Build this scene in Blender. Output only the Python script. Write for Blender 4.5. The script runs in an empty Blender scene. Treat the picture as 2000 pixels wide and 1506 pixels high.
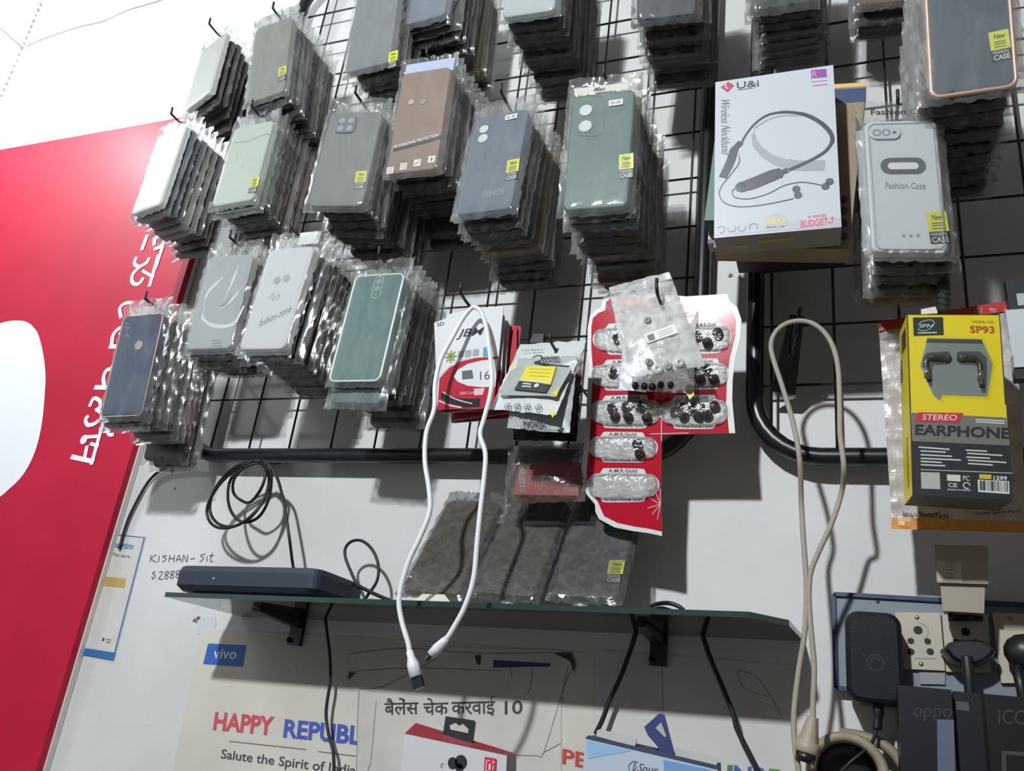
import bpy, math, random
import numpy as np
from mathutils import Vector, Matrix, Euler
random.seed(7)
R_ = random.Random

# ---------------------------------------------------------------- camera, light, exposure
SC = bpy.context.scene
COL = SC.collection
Z0 = 1.30                                   # eye height above the floor
CAMD = 1.05                                 # distance of the eye from the back wall
F_PX = 1659.681
# rows: world X (along wall), Y (into wall), Z (up) expressed in camera axes (right, down, forward)
RW = np.array([[0.93256687, -0.02754325, -0.359945], [0.34145313, 0.39092734, 0.85474299], [0.11716994, -0.92000934, 0.37397061]])
cam_d = bpy.data.cameras.new('camera'); cam = bpy.data.objects.new('camera', cam_d); COL.objects.link(cam)
cam_d.sensor_width = 36; cam_d.lens = F_PX / 2000 * 36; cam_d.clip_start = 0.02
rt, dn, fw = RW[:, 0], RW[:, 1], RW[:, 2]
cam.matrix_world = Matrix(((rt[0], -dn[0], -fw[0], 0), (rt[1], -dn[1], -fw[1], -CAMD), (rt[2], -dn[2], -fw[2], Z0), (0, 0, 0, 1)))
SC.camera = cam
SC.view_settings.view_transform = 'Standard'; SC.view_settings.look = 'None'
SC.view_settings.gamma = 1; SC.view_settings.use_curve_mapping = False
SC.view_settings.exposure = 0.0
SC.cycles.transparent_max_bounces = 40
SC.cycles.max_bounces = 8

w = bpy.data.worlds.new('world'); SC.world = w; w.use_nodes = True
w.node_tree.nodes['Background'].inputs[0].default_value = (1.0, 0.90, 0.84, 1)
w.node_tree.nodes['Background'].inputs[1].default_value = 0.11

def lamp(name, kind, loc, power, col, target=None, **kw):
    d = bpy.data.lights.new(name, kind); o = bpy.data.objects.new(name, d); COL.objects.link(o)
    o.location = loc; d.energy = power; d.color = col
    for k, v in kw.items(): setattr(d, k, v)
    if target is not None:
        o.rotation_euler = (Vector(target) - Vector(loc)).to_track_quat('-Z', 'Y').to_euler()
    return o
# shop lamps behind and above the viewer, and a bulb on the side wall close to the top left
lamp('ceiling_lamp', 'AREA', (-0.50, -2.2, Z0 + 1.25), 53, (0.92, 0.97, 1.0), (-0.6, 0, Z0 + 0.35), shape='DISK', size=0.09)
lamp('side_wall_bulb', 'POINT', (-1.666, -0.44, Z0 + 1.282), 18, (0.92, 0.97, 1.0), shadow_soft_size=0.04)

# ---------------------------------------------------------------- helpers
def at(px, py, d):
    """world point on the plane d in front of the back wall seen at that place of the photo"""
    r = RW @ np.array([px - 1000.0, py - 753.0, F_PX]); t = (CAMD - d) / r[1]
    return Vector((r[0] * t, -CAMD + r[1] * t, Z0 + r[2] * t))

def lin(h):
    h = h.lstrip('#'); c = [int(h[i:i + 2], 16) / 255 for i in (0, 2, 4)]
    return tuple(x / 12.92 if x <= 0.04045 else ((x + 0.055) / 1.055) ** 2.4 for x in c) + (1,)

MATS = {}
def mat(hexc, rough=0.5, metal=0.0, spec=0.5, bump=0.0, scale=200, key=None):
    k = (hexc, rough, metal, spec, bump, scale)
    if k in MATS: return MATS[k]
    m = bpy.data.materials.new('paint_' + hexc.strip('#')); m.use_nodes = True
    nt = m.node_tree; b = nt.nodes['Principled BSDF']
    b.inputs['Base Color'].default_value = lin(hexc); b.inputs['Roughness'].default_value = rough
    b.inputs['Metallic'].default_value = metal; b.inputs['Specular IOR Level'].default_value = spec
    if bump:
        tc = nt.nodes.new('ShaderNodeTexCoord'); n = nt.nodes.new('ShaderNodeTexNoise'); n.inputs['Scale'].default_value = scale
        n.inputs['Detail'].default_value = 3
        bp = nt.nodes.new('ShaderNodeBump'); bp.inputs['Strength'].default_value = bump; bp.inputs['Distance'].default_value = 0.002
        nt.links.new(tc.outputs['Object'], n.inputs['Vector']); nt.links.new(n.outputs['Fac'], bp.inputs['Height'])
        nt.links.new(bp.outputs['Normal'], b.inputs['Normal'])
    MATS[k] = m; return m

def mottled(name, c0, c1, scale=6, rough=0.6, bump=0.1, bscale=120, spec=0.3, detail=5, lo=0.35, hi=0.7):
    m = bpy.data.materials.new(name); m.use_nodes = True; nt = m.node_tree; b = nt.nodes['Principled BSDF']
    tc = nt.nodes.new('ShaderNodeTexCoord'); n = nt.nodes.new('ShaderNodeTexNoise'); n.inputs['Scale'].default_value = scale; n.inputs['Detail'].default_value = detail
    r = nt.nodes.new('ShaderNodeValToRGB'); r.color_ramp.elements[0].position = lo; r.color_ramp.elements[1].position = hi
    r.color_ramp.elements[0].color = lin(c0); r.color_ramp.elements[1].color = lin(c1)
    nt.links.new(tc.outputs['Object'], n.inputs['Vector']); nt.links.new(n.outputs['Fac'], r.inputs['Fac']); nt.links.new(r.outputs['Color'], b.inputs['Base Color'])
    b.inputs['Roughness'].default_value = rough; b.inputs['Specular IOR Level'].default_value = spec
    if bump:
        n2 = nt.nodes.new('ShaderNodeTexNoise'); n2.inputs['Scale'].default_value = bscale; n2.inputs['Detail'].default_value = 4
        bp = nt.nodes.new('ShaderNodeBump'); bp.inputs['Strength'].default_value = bump; bp.inputs['Distance'].default_value = 0.003
        nt.links.new(tc.outputs['Object'], n2.inputs['Vector']); nt.links.new(n2.outputs['Fac'], bp.inputs['Height']); nt.links.new(bp.outputs['Normal'], b.inputs['Normal'])
    return m

def film(name, tint=(0.93, 0.93, 0.92), haze=0.055, hcol=(0.85, 0.85, 0.83), gloss=0.05, rough=0.10, bump=0.22, scale=60, fres=0.7, stretch=1.0):
    m = bpy.data.materials.new(name); m.use_nodes = True; nt = m.node_tree; N = nt.nodes; L = nt.links
    for n in list(N): N.remove(n)
    out = N.new('ShaderNodeOutputMaterial'); tr = N.new('ShaderNodeBsdfTransparent'); tr.inputs[0].default_value = tint + (1,)
    df = N.new('ShaderNodeBsdfDiffuse'); df.inputs[0].default_value = hcol + (1,)
    gl = N.new('ShaderNodeBsdfGlossy'); gl.inputs['Color'].default_value = (1, 1, 1, 1); gl.inputs['Roughness'].default_value = rough
    tc = N.new('ShaderNodeTexCoord'); nz = N.new('ShaderNodeTexNoise'); nz.inputs['Scale'].default_value = scale; nz.inputs['Detail'].default_value = 3; nz.inputs['Distortion'].default_value = 1.5
    bp = N.new('ShaderNodeBump'); bp.inputs['Strength'].default_value = bump; bp.inputs['Distance'].default_value = 0.004
    mp = N.new('ShaderNodeMapping'); mp.inputs['Scale'].default_value = (1, 1, stretch); L.new(tc.outputs['Object'], mp.inputs['Vector']); L.new(mp.outputs['Vector'], nz.inputs['Vector']); L.new(nz.outputs['Fac'], bp.inputs['Height']); L.new(bp.outputs['Normal'], gl.inputs['Normal'])
    fr = N.new('ShaderNodeFresnel'); fr.inputs['IOR'].default_value = 1.45; L.new(bp.outputs['Normal'], fr.inputs['Normal'])
    mu = N.new('ShaderNodeMath'); mu.operation = 'MULTIPLY_ADD'; mu.inputs[1].default_value = fres; mu.inputs[2].default_value = gloss; mu.use_clamp = True
    L.new(fr.outputs[0], mu.inputs[0])
    hz = N.new('ShaderNodeMapRange'); hz.inputs['From Min'].default_value = 0.35; hz.inputs['From Max'].default_value = 0.7; hz.inputs['To Min'].default_value = haze * 0.6; hz.inputs['To Max'].default_value = haze * 1.6
    L.new(nz.outputs['Fac'], hz.inputs['Value'])
    m1 = N.new('ShaderNodeMixShader'); m2 = N.new('ShaderNodeMixShader')
    L.new(hz.outputs[0], m1.inputs[0]); L.new(tr.outputs[0], m1.inputs[1]); L.new(df.outputs[0], m1.inputs[2])
    L.new(mu.outputs[0], m2.inputs[0]); L.new(m1.outputs[0], m2.inputs[1]); L.new(gl.outputs[0], m2.inputs[2]); L.new(m2.outputs[0], out.inputs[0])
    return m

FILM = film('clear_bag_film', haze=.085, stretch=.2, gloss=.025, rough=.2, fres=.45)
FILM_FRONT = film('clear_bag_front_film', haze=0.065, gloss=0.02, rough=0.08, bump=0.10, scale=20, fres=.7, stretch=.4)
FILM_MILKY = film('milky_bag_film', haze=0.42, hcol=(0.82, 0.83, 0.82), gloss=0.02, rough=.2, bump=.15, scale=45, fres=.4)
FILM_GREY = film('smoky_bag_film', tint=(0.72, 0.71, 0.70), haze=0.10, hcol=(0.5, 0.5, 0.48), gloss=0.03)
FILM_BLISTER = film('blister_film', haze=0.03, gloss=0.03, rough=0.14, bump=0.4, scale=90, fres=.5)

# ---- mesh collector
def spline(pts, n=8, closed=False):
    P = [Vector(p) for p in pts]; out = []; k = len(P)
    rng = range(k if closed else k - 1)
    for i in rng:
        if closed: p0, p1, p2, p3 = P[i - 1], P[i], P[(i + 1) % k], P[(i + 2) % k]
        else: p0, p1, p2, p3 = P[max(i - 1, 0)], P[i], P[i + 1], P[min(i + 2, k - 1)]
        for j in range(n):
            t = j / n
            out.append(0.5 * ((2 * p1) + (p2 - p0) * t + (2 * p0 - 5 * p1 + 4 * p2 - p3) * t * t + (3 * p1 - p0 - 3 * p2 + p3) * t ** 3))
    if not closed: out.append(P[-1].copy())
    return out

def rrect(w, h, r, n=6, cx=0, cz=0):
    out = []
    for (sx, sz, a0) in ((1, 1, 0), (-1, 1, 90), (-1, -1, 180), (1, -1, 270)):
        for i in range(n + 1):
            a = math.radians(a0 + 90 * i / n)
            out.append((cx + sx * (w / 2 - r) + r * math.cos(a), cz + sz * (h / 2 - r) + r * math.sin(a)))
    return out                                # counter-clockwise seen from -Y with z up

class MB:
    def __init__(s): s.v = []; s.f = []; s.m = []; s.cm = 0
    def mat(s, i): s.cm = i; return s
    def add(s, vs, fs):
        o = len(s.v); s.v += [Vector(v) for v in vs]; s.f += [tuple(i + o for i in f) for f in fs]; s.m += [s.cm] * len(fs); return s
    def box(s, c, sz, M=None):
        vs = []
        for x in (-1, 1):
            for y in (-1, 1):
                for z in (-1, 1):
                    p = Vector((x * sz[0] / 2, y * sz[1] / 2, z * sz[2] / 2)); vs.append((M @ p if M else p) + Vector(c))
        return s.add(vs, [(0, 1, 3, 2), (4, 6, 7, 5), (0, 4, 5, 1), (2, 3, 7, 6), (0, 2, 6, 4), (1, 5, 7, 3)])
    def hexa(s, q):                            # q: front TL,TR,BR,BL, back TL,TR,BR,BL
        return s.add(q, [(0, 3, 2, 1), (4, 5, 6, 7), (0, 1, 5, 4), (1, 2, 6, 5), (2, 3, 7, 6), (3, 0, 4, 7)])
    def poly(s, pts2, y=0):                    # flat shape facing -Y
        a = sum(pts2[i][0] * pts2[(i + 1) % len(pts2)][1] - pts2[(i + 1) % len(pts2)][0] * pts2[i][1] for i in range(len(pts2)))
        if a < 0: pts2 = pts2[::-1]
        return s.add([(p[0], y, p[1]) for p in pts2], [tuple(range(len(pts2)))])
    def rect(s, x0, z0, x1, z1, y=0): return s.poly([(x0, z0), (x1, z0), (x1, z1), (x0, z1)], y)
    def prism(s, pts2, y0, y1):                # y0 front (nearer viewer)
        a = sum(pts2[i][0] * pts2[(i + 1) % len(pts2)][1] - pts2[(i + 1) % len(pts2)][0] * pts2[i][1] for i in range(len(pts2)))
        if a < 0: pts2 = pts2[::-1]
        n = len(pts2); vs = [(p[0], y0, p[1]) for p in pts2] + [(p[0], y1, p[1]) for p in pts2]
        fs = [tuple(range(n)), tuple(range(2 * n - 1, n - 1, -1))] + [(i, i + n, (i + 1) % n + n, (i + 1) % n) for i in range(n)]
        return s.add(vs, fs)
    def loft(s, rings, cap0=True, cap1=True):
        n = len(rings[0]); vs = [p for r in rings for p in r]; fs = []
        for k in range(len(rings) - 1):
            for i in range(n):
                j = (i + 1) % n; fs.append((k * n + i, (k + 1) * n + i, (k + 1) * n + j, k * n + j))
        if cap0: fs.append(tuple(range(n)))
        if cap1: fs.append(tuple(range(len(rings) * n - 1, (len(rings) - 1) * n - 1, -1)))
        return s.add(vs, fs)
    def rbox(s, w, h, r, y0, y1, b, cx=0, cz=0, n=6):   # rounded slab with a bevelled front
        def ring(i, y): return [(x, y, z) for x, z in rrect(w - 2 * i, h - 2 * i, max(r - i, 0.0004), n, cx, cz)]
        return s.loft([ring(b, y0), ring(b * 0.3, y0 + b * 0.3), ring(0, y0 + b), ring(0, y1)])
    def tube(s, pts, r, n=8, closed=False, caps=True):
        P = [Vector(p) for p in pts]; k = len(P); rings = []; up = None
        for i in range(k):
            a = P[i - 1] if (i or closed) else P[0]; b = P[(i + 1) % k] if (i < k - 1 or closed) else P[-1]
            t = (b - a)
            if t.length < 1e-9: t = Vector((0, 0, 1))
            t.normalize()
            if up is None: up = Vector((0, 0, 1)) if abs(t.z) < 0.9 else Vector((1, 0, 0))
            x = up - t * up.dot(t)
            if x.length < 1e-6: x = t.orthogonal()
            x.normalize(); y = t.cross(x); up = x
            rr = r[i] if isinstance(r, (list, tuple)) else r
            rings.append([P[i] + x * (rr * math.cos(2 * math.pi * j / n)) + y * (rr * math.sin(2 * math.pi * j / n)) for j in range(n)])
        if closed: rings.append(rings[0]); return s.loft(rings, False, False)
        return s.loft(rings, caps, caps)
    def cyl(s, a, b, r, n=16): return s.tube([a, b], r, n)
    def ball(s, c, r, M=None, nu=10, nv=7):
        if not isinstance(r, (tuple, list)): r = (r, r, r)
        vs = []; fs = []
        for i in range(nv + 1):
            t = math.pi * i / nv
            for j in range(nu):
                a = 2 * math.pi * j / nu; p = Vector((r[0] * math.sin(t) * math.cos(a), r[1] * math.sin(t) * math.sin(a), r[2] * math.cos(t)))
                vs.append((M @ p if M else p) + Vector(c))
        for i in range(nv):
            for j in range(nu):
                fs.append((i * nu + j, (i + 1) * nu + j, (i + 1) * nu + (j + 1) % nu, i * nu + (j + 1) % nu))
        return s.add(vs, fs)
    def disc(s, cx, cz, rx, rz=None, y=0, n=24):
        rz = rz or rx; return s.poly([(cx + rx * math.cos(2 * math.pi * i / n), cz + rz * math.sin(2 * math.pi * i / n)) for i in range(n)], y)
    def ringflat(s, pts_out, pts_in, y=0):
        n = len(pts_out); return s.add([(p[0], y, p[1]) for p in pts_out] + [(p[0], y, p[1]) for p in pts_in], [(i, (i + 1) % n, n + (i + 1) % n, n + i) for i in range(n)])
    def ribbon(s, pts2, wd, y=0, smooth=0, closed=False):
        P = [Vector((p[0], p[1], 0)) for p in pts2]
        if smooth: P = spline(P, smooth, closed)
        k = len(P); vs = []; fs = []
        for i in range(k):
            a = P[i - 1] if (i or closed) else P[0]; b = P[(i + 1) % k] if (i < k - 1 or closed) else P[-1]
            t = (b - a); t.normalize(); nrm = Vector((-t.y, t.x, 0))
            ww = wd[min(int(i * len(wd) / k), len(wd) - 1)] if isinstance(wd, (list, tuple)) else wd
            for q in (P[i] + nrm * ww / 2, P[i] - nrm * ww / 2): vs.append((q.x, y, q.y))
        for i in range(k if closed else k - 1):
            j = (i + 1) % k; fs.append((2 * i + 1, 2 * j + 1, 2 * j, 2 * i))
        return s.add(vs, fs)
    def text(s, txt, bl, br, tl, y=0, bold=0.0, shear=0.0):
        """lettering whose bounding box is laid on the parallelogram bl, br, tl (local x,z)"""
        V, Fc = glyphs(txt, bold, shear)
        x0 = min(v[0] for v in V); x1 = max(v[0] for v in V); z0 = min(v[1] for v in V); z1 = max(v[1] for v in V)
        e1 = Vector(br) - Vector(bl); e2 = Vector(tl) - Vector(bl); o = Vector(bl); out = []
        for v in V:
            p = o + e1 * ((v[0] - x0) / (x1 - x0)) + e2 * ((v[1] - z0) / (z1 - z0)); out.append((p.x, y, p.y))
        return s.add(out, Fc)
    def textc(s, txt, cx, cz, h, y=0, bold=0.0, shear=0.0, width=None):
        V, Fc = glyphs(txt, bold, shear); x0 = min(v[0] for v in V); x1 = max(v[0] for v in V); z0 = min(v[1] for v in V); z1 = max(v[1] for v in V)
        wd = width or h * (x1 - x0) / (z1 - z0)
        return s.text(txt, (cx - wd / 2, cz - h / 2), (cx + wd / 2, cz - h / 2), (cx - wd / 2, cz + h / 2), y, bold, shear)
    def mesh(s, name, mats, smooth=False, inv=None):
        me = bpy.data.meshes.new(name); vs = [inv @ v for v in s.v] if inv else s.v
        me.from_pydata([tuple(v) for v in vs], [], s.f)
        for m in (mats if isinstance(mats, (list, tuple)) else [mats]): me.materials.append(m)
        me.polygons.foreach_set('material_index', s.m)
        if smooth: me.polygons.foreach_set('use_smooth', [True] * len(me.polygons))
        me.update(); return me

GL = {}
def glyphs(txt, bold=0.0, shear=0.0):
    k = (txt, bold, shear)
    if k in GL: return GL[k]
    cu = bpy.data.curves.new('lettering_curve', 'FONT'); cu.body = txt; cu.size = 1; cu.offset = bold; cu.shear = shear; cu.resolution_u = 3
    o = bpy.data.objects.new('lettering_curve', cu); COL.objects.link(o); bpy.context.view_layer.update()
    dg = bpy.context.evaluated_depsgraph_get(); me = bpy.data.meshes.new_from_object(o.evaluated_get(dg), depsgraph=dg)
    V = [(v.co.x, v.co.y) for v in me.vertices]; Fc = []
    for p in me.polygons:
        Fc.append(tuple(p.vertices) if p.normal.z >= 0 else tuple(reversed(p.vertices)))
    bpy.data.meshes.remove(me); bpy.data.objects.remove(o); bpy.data.curves.remove(cu)
    GL[k] = (V, Fc); return GL[k]

def rotm(roll, yaw, pitch):
    return Matrix.Rotation(yaw, 3, 'Z') @ Matrix.Rotation(pitch, 3, 'X') @ Matrix.Rotation(roll, 3, 'Y')

def tag(o, label, cat, group=None, kind=None):
    o['label'] = label; o['category'] = cat
    if group: o['group'] = group
    if kind: o['kind'] = kind
    return o

class Thing:
    """an Empty that parents its parts; local axes x right, y into the wall, z up"""
    def __init__(s, name, label, cat, loc=(0, 0, 0), M=None, group=None):
        s.o = bpy.data.objects.new(name, None); s.o.empty_display_size = 0.02; COL.objects.link(s.o)
        s.M = (M or Matrix.Identity(3)).to_4x4(); s.M.translation = Vector(loc); s.o.matrix_world = s.M; s.inv = s.M.inverted()
        tag(s.o, label, cat, group)
    def part(s, name, mb, mats, parent=None, smooth=False, world=False, label=None):
        me = mb if isinstance(mb, bpy.types.Mesh) else mb.mesh(name, mats, smooth, s.inv if world else None)
        o = bpy.data.objects.new(name, me); COL.objects.link(o); o.parent = parent or s.o
        if label: o['label'] = label
        return o
    def loc(s, px, py, y=0.0):                 # place of the photo -> local (x, z) on the local plane y
        r = Vector(RW @ np.array([px - 1000.0, py - 753.0, F_PX])); c = Vector((0, -CAMD, Z0))
        d = s.inv.to_3x3() @ r; q = s.inv @ c; t = (y - q.y) / d.y; p = q + d * t
        return (p.x, p.z)
    def locs(s, pts, y=0.0): return [s.loc(*p, y) for p in pts]

def single(name, mb, mats, label, cat, group=None, smooth=False, kind=None):
    """a thing of one mesh, its origin moved to its own centre"""
    lo = Vector([min(v[i] for v in mb.v) for i in range(3)]); hi = Vector([max(v[i] for v in mb.v) for i in range(3)]); c = (lo + hi) / 2
    me = mb.mesh(name, mats, smooth, Matrix.Translation(-c)); o = bpy.data.objects.new(name, me); COL.objects.link(o); o.location = c
    return tag(o, label, cat, group, kind)

def struct(name, mb, mats):
    o = bpy.data.objects.new(name, mb.mesh(name, mats)); COL.objects.link(o); o['kind'] = 'structure'; return o
def wz(p): return (p.x, p.z)

# ---------------------------------------------------------------- the setting
WALL = mottled('white_painted_wall', 'c9c8c6', 'd6d6d6', scale=5, rough=0.55, bump=0.12, bscale=60)
XL, XR, ZT, YF = -1.85, 1.6, 3.05, -3.6
struct('wall_back', MB().box(((XL + XR) / 2, 0.05, ZT / 2), (XR - XL + 0.2, 0.1, ZT)), WALL)
struct('wall_left', MB().box((XL - 0.05, YF / 2, ZT / 2), (0.1, -YF, ZT)), mottled('pale_blue_wall', 'c2cccf', 'cfd8da', scale=4, rough=0.6, bump=0.1))
struct('floor', MB().box(((XL + XR) / 2, YF / 2, -0.05), (XR - XL + 0.2, -YF, 0.1)), mat('5a544e', 0.6))
struct('ceiling', MB().box(((XL + XR) / 2, YF / 2, ZT + 0.05), (XR - XL + 0.2, -YF, 0.1)), mat('8c8b88', 0.8))

# handwriting and old marks on the back wall
WB = bpy.data.objects['wall_back']
PEN = mat('4a4a4c', 0.7)
def wallw(px, py): p = at(px, py, 0); return (p.x, p.z)
mb = MB()
def strokes(mb, lst, wd, y, f=wallw):
    for st in lst: mb.ribbon([f(*p) for p in st], wd, y, 4 if len(st) > 2 else 0)
strokes(mb, [[(295, 1084), (294, 1098)], [(306, 1083), (296, 1091), (306, 1099)], [(311, 1085), (310, 1098)],
 [(326, 1085), (318, 1087), (325, 1092), (317, 1098)], [(332, 1084), (330, 1098)], [(341, 1084), (339, 1098)], [(331, 1091), (340, 1091)],
 [(344, 1098), (350, 1084), (354, 1098)], [(346, 1093), (353, 1093)], [(357, 1098), (359, 1084), (365, 1098), (367, 1083)],
 [(372, 1092), (381, 1091)], [(401, 1082), (392, 1085), (398, 1091), (390, 1098)], [(405, 1086), (404, 1097)], [(415, 1080), (411, 1095), (416, 1097)], [(409, 1086), (418, 1085)],
 [(304, 1116), (298, 1120), (304, 1124), (299, 1131), (297, 1126)], [(311, 1118), (317, 1117), (315, 1124), (310, 1131), (319, 1131)],
 [(328, 1116), (322, 1120), (329, 1127), (325, 1131), (322, 1127), (330, 1119), (328, 1116)],
 [(339, 1115), (333, 1119), (340, 1126), (336, 1130), (333, 1126), (341, 1118), (339, 1115)],
 [(350, 1114), (344, 1118), (351, 1125), (347, 1129), (344, 1125), (352, 1117), (350, 1114)]], 0.0013, -0.0006)
o = bpy.data.objects.new('handwriting', mb.mesh('handwriting', PEN)); COL.objects.link(o); o.parent = WB; o['label'] = 'name and number pencilled on the white wall'
mb = MB()
for q, rr in (((337, 918), 0.006), ((357, 912), 0.005), ((342, 954), 0.003), ((383, 1212), 0.006), ((1445, 540), 0.006), ((1428, 538), 0.005)):
    c = wallw(*q); k = R_(q[0]); mb.poly([(c[0] + rr * k.uniform(.3, 1) * math.cos(a), c[1] + rr * k.uniform(.3, 1) * math.sin(a)) for a in [i * math.pi / 5 for i in range(10)]], -0.0005)
o = bpy.data.objects.new('chipped_paint', mb.mesh('chipped_paint', mat('6d6a66', 0.8))); COL.objects.link(o); o.parent = WB

# thin wire running along the top of the walls
mb = MB(); pts = [at(p[0], p[1], 0.004) for p in ((47, 91), (80, 76), (150, 52), (200, 40), (250, 18), (310, 0), (420, -40))]
c = at(47, 91, 0.004); pts = [Vector((XL + 0.003, c.y - 0.5, c.z + 0.02)), Vector((XL + 0.003, c.y - 0.2, c.z + 0.005))] + [Vector((XL + 0.004, -0.004, c.z)), at(56, 87, 0.004)] + pts[1:]
mb.tube(spline(pts, 6), 0.0016, 6)
single('wall_wire', mb, mat('9a9c96', 0.6), 'thin grey wire tacked along the bright white wall above the red banner', 'wire', smooth=True)
mb = MB(); k = R_(3)
for i in range(34):
    z = Z0 + 1.02 + i * 0.018; mb.box((XL + 0.0012, -0.002 - k.uniform(0, .0015), z), (0.0024, 0.003, k.uniform(.003, .009)))
o = bpy.data.objects.new('corner_cracks', mb.mesh('corner_cracks', mat('8f989c', 0.8))); COL.objects.link(o); o.parent = bpy.data.objects['wall_left']

# ---------------------------------------------------------------- red banner board
T = Thing('banner_board', 'large red banner board with white oval and white vertical lettering', 'banner', (-1.46, -0.022, Z0 + 0.28))
RED = mottled('red_flex', 'b01033', 'bb1238', scale=9, rough=0.42, bump=0.02, bscale=300, spec=0.28)
bx0, bx1, bz0, bz1 = -1.845 + 1.46, -1.0945 + 1.46, -0.85, 1.0625 - 0.28
T.part('panel', MB().box(((bx0 + bx1) / 2, 0.006, (bz0 + bz1) / 2), (bx1 - bx0, 0.012, bz1 - bz0)), RED)
T.part('side_trim', MB().box((bx1 + 0.001, 0.0165, (bz0 + bz1) / 2), (0.004, 0.009, bz1 - bz0)), mat('d8d4d0', 0.4), label='pale metal edge trim')
T.part('back_board', MB().box(((bx0 + bx1) / 2, 0.017, (bz0 + bz1) / 2), (bx1 - bx0 - 0.008, 0.0095, bz1 - bz0 - .004)), mat('2a2022', 0.7))
WHT = mat('e6e8ea', 0.4)
mb = MB(); mb.poly([(p.x, p.y) for p in spline([Vector(T.loc(*p) + (0,)) for p in ((45, 627), (69, 643), (81, 673), (89, 724), (88, 769), (82, 829), (69, 882), (48, 924), (22, 952), (-12, 975), (-60, 960), (-90, 880), (-80, 740), (-45, 660), (0, 632))], 5, True)], -0.0006)
T.part('oval_emblem', mb, WHT)
def z1(x, y): return T.loc(x / 3.347, y / 3.347 + 500, -0.0008)
mb = MB()
for stroke in (([(1035, -10), (975, 200)], 30), ([(893, 5), (878, 45), (905, 68), (955, 45), (975, 10)], 30), ([(915, 70), (870, 115), (862, 165), (890, 185), (920, 170), (935, 140)], 30), ([(930, 95), (1005, 140)], 24),
   
   None, ([(790, 405), (783, 340), (820, 308), (870, 305)], 28), ([(712, 592), (800, 592)], 34), ([(728, 600), (738, 520), (775, 475), (830, 455)], 32),
   ([(617, 858), (730, 862)], 34), ([(682, 855), (676, 795), (700, 745), (760, 735)], 32),
   ([(585, 985), (612, 932), (650, 945), (655, 985), (622, 1010)], 30), ([(632, 1000), (668, 1040), (628, 1090), (575, 1105), (560, 1068), (580, 1045)], 30),
   ([(705, 990), (652, 1170), (597, 1365)], 30), ([(465, 1312), (615, 1345)], 34), ([(570, 1240), (553, 1325)], 30), ([(550, 1185), (650, 1178)], 26), ([(590, 1225), (645, 1245)], 24),
   ([(705, 1085), (698, 1130), (718, 1168), (745, 1165)], 28)):
    if stroke is None: upper = mb; mb = MB(); continue
    pts, wd = stroke; mb.ribbon([z1(*p) for p in pts], wd * 0.000245, -0.0007 - 0.00004 * len(mb.f) / 9, 5 if len(pts) > 2 else 0)
c = z1(548, 1200); mb.disc(c[0], c[1], 0.0075, 0.0085, -0.0009)
def z5(x, y): return T.loc(240 + x / 3.963, 180 + y / 3.963, -0.0008)
for pts, wd in (([(190, 1105), (145, 1225)], 40), ([(240, 1215), (300, 1190), (330, 1130)], 40), ([(250, 1120), (240, 1190)], 36), ([(310, 1190), (250, 1370)], 36)):
    upper.ribbon([z5(*p) for p in pts], wd * 0.000205, -0.0009 - 0.00004 * len(upper.f) / 9, 4 if len(pts) > 2 else 0)
T.part('lettering', upper, WHT); T.part('lettering', mb, WHT)

# ---------------------------------------------------------------- wire display grids with tube frames
BLK = mat('15171a', 0.32, spec=0.6); WIRE = mat('1a1c1e', 0.45)
def grid_panel(label, x0, x1, z0, z1, vx, hz, r):
    T = Thing('display_grid', label, 'display rack', ((x0 + x1) / 2, -0.03, Z0 + z0)); cx = (x0 + x1) / 2
    path = [Vector((x, 0, z)) for x, z in rrect(x1 - x0, z1 - z0, r, 8, 0, (z1 - z0) / 2)]
    T.part('tube_frame', MB().tube(path, 0.0112, 12, closed=True), BLK, smooth=True)
    def lift(x): dx = min(x - x0, x1 - x); return 0.002 if dx >= r else r - math.sqrt(max(r * r - (r - dx) ** 2, 0)) + 0.002
    for x in vx: T.part('vertical_wire', MB().tube([(x - cx, 0.0, lift(x)), (x - cx, 0, z1 - z0 - lift(x))], 0.0018, 6), WIRE, smooth=True)
    for z in hz: T.part('cross_wire', MB().tube([(x0 - cx + .002, 0.0034, z - z0), (x1 - cx - .002, 0.0034, z - z0)], 0.0018, 6), WIRE, smooth=True)
    for sx in (-0.6, 0.6):
        T.part('wall_bracket', MB().box((sx * (x1 - x0) / 2, 0.02, 0.004), (0.022, 0.02, 0.016)), BLK)
    return T
HZ = [0.437 + 0.0825 * k for k in range(11)]
grid_panel('black wire grid with tube frame behind the left stacks of bagged cases', -0.985, -0.171, 0.342, 1.36, [-0.412 + 0.0735 * k for k in range(-7, 4)], HZ, 0.075)
grid_panel('black wire grid with rounded tube frame behind the yellow earphone box', -0.1004, 0.86, 0.342, 1.36, [-0.005 + 0.075 * k for k in range(-1, 11)], HZ, 0.078)
T = Thing('support_arm', 'black flat support arm rising from the right grid under the cream cord', 'bracket', at(1528, 760, 0.03))
a, b = at(1530, 765, 0.034), at(1556, 618, 0.115); dr = (b - a); s = Vector((1, 0, 0)); s -= dr * (s.dot(dr) / dr.length_squared); s.normalize(); n = dr.normalized().cross(s)
mb = MB(); hw, ht = 0.0115, 0.003
mb.hexa([b - s * hw * .7 - n * ht, b + s * hw * .7 - n * ht, a + s * hw * 1.25 - n * ht, a - s * hw * 1.25 - n * ht, b - s * hw * .7 + n * ht, b + s * hw * .7 + n * ht, a + s * hw * 1.25 + n * ht, a - s * hw * 1.25 + n * ht])
T.part('arm', mb, BLK, world=True)
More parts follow.
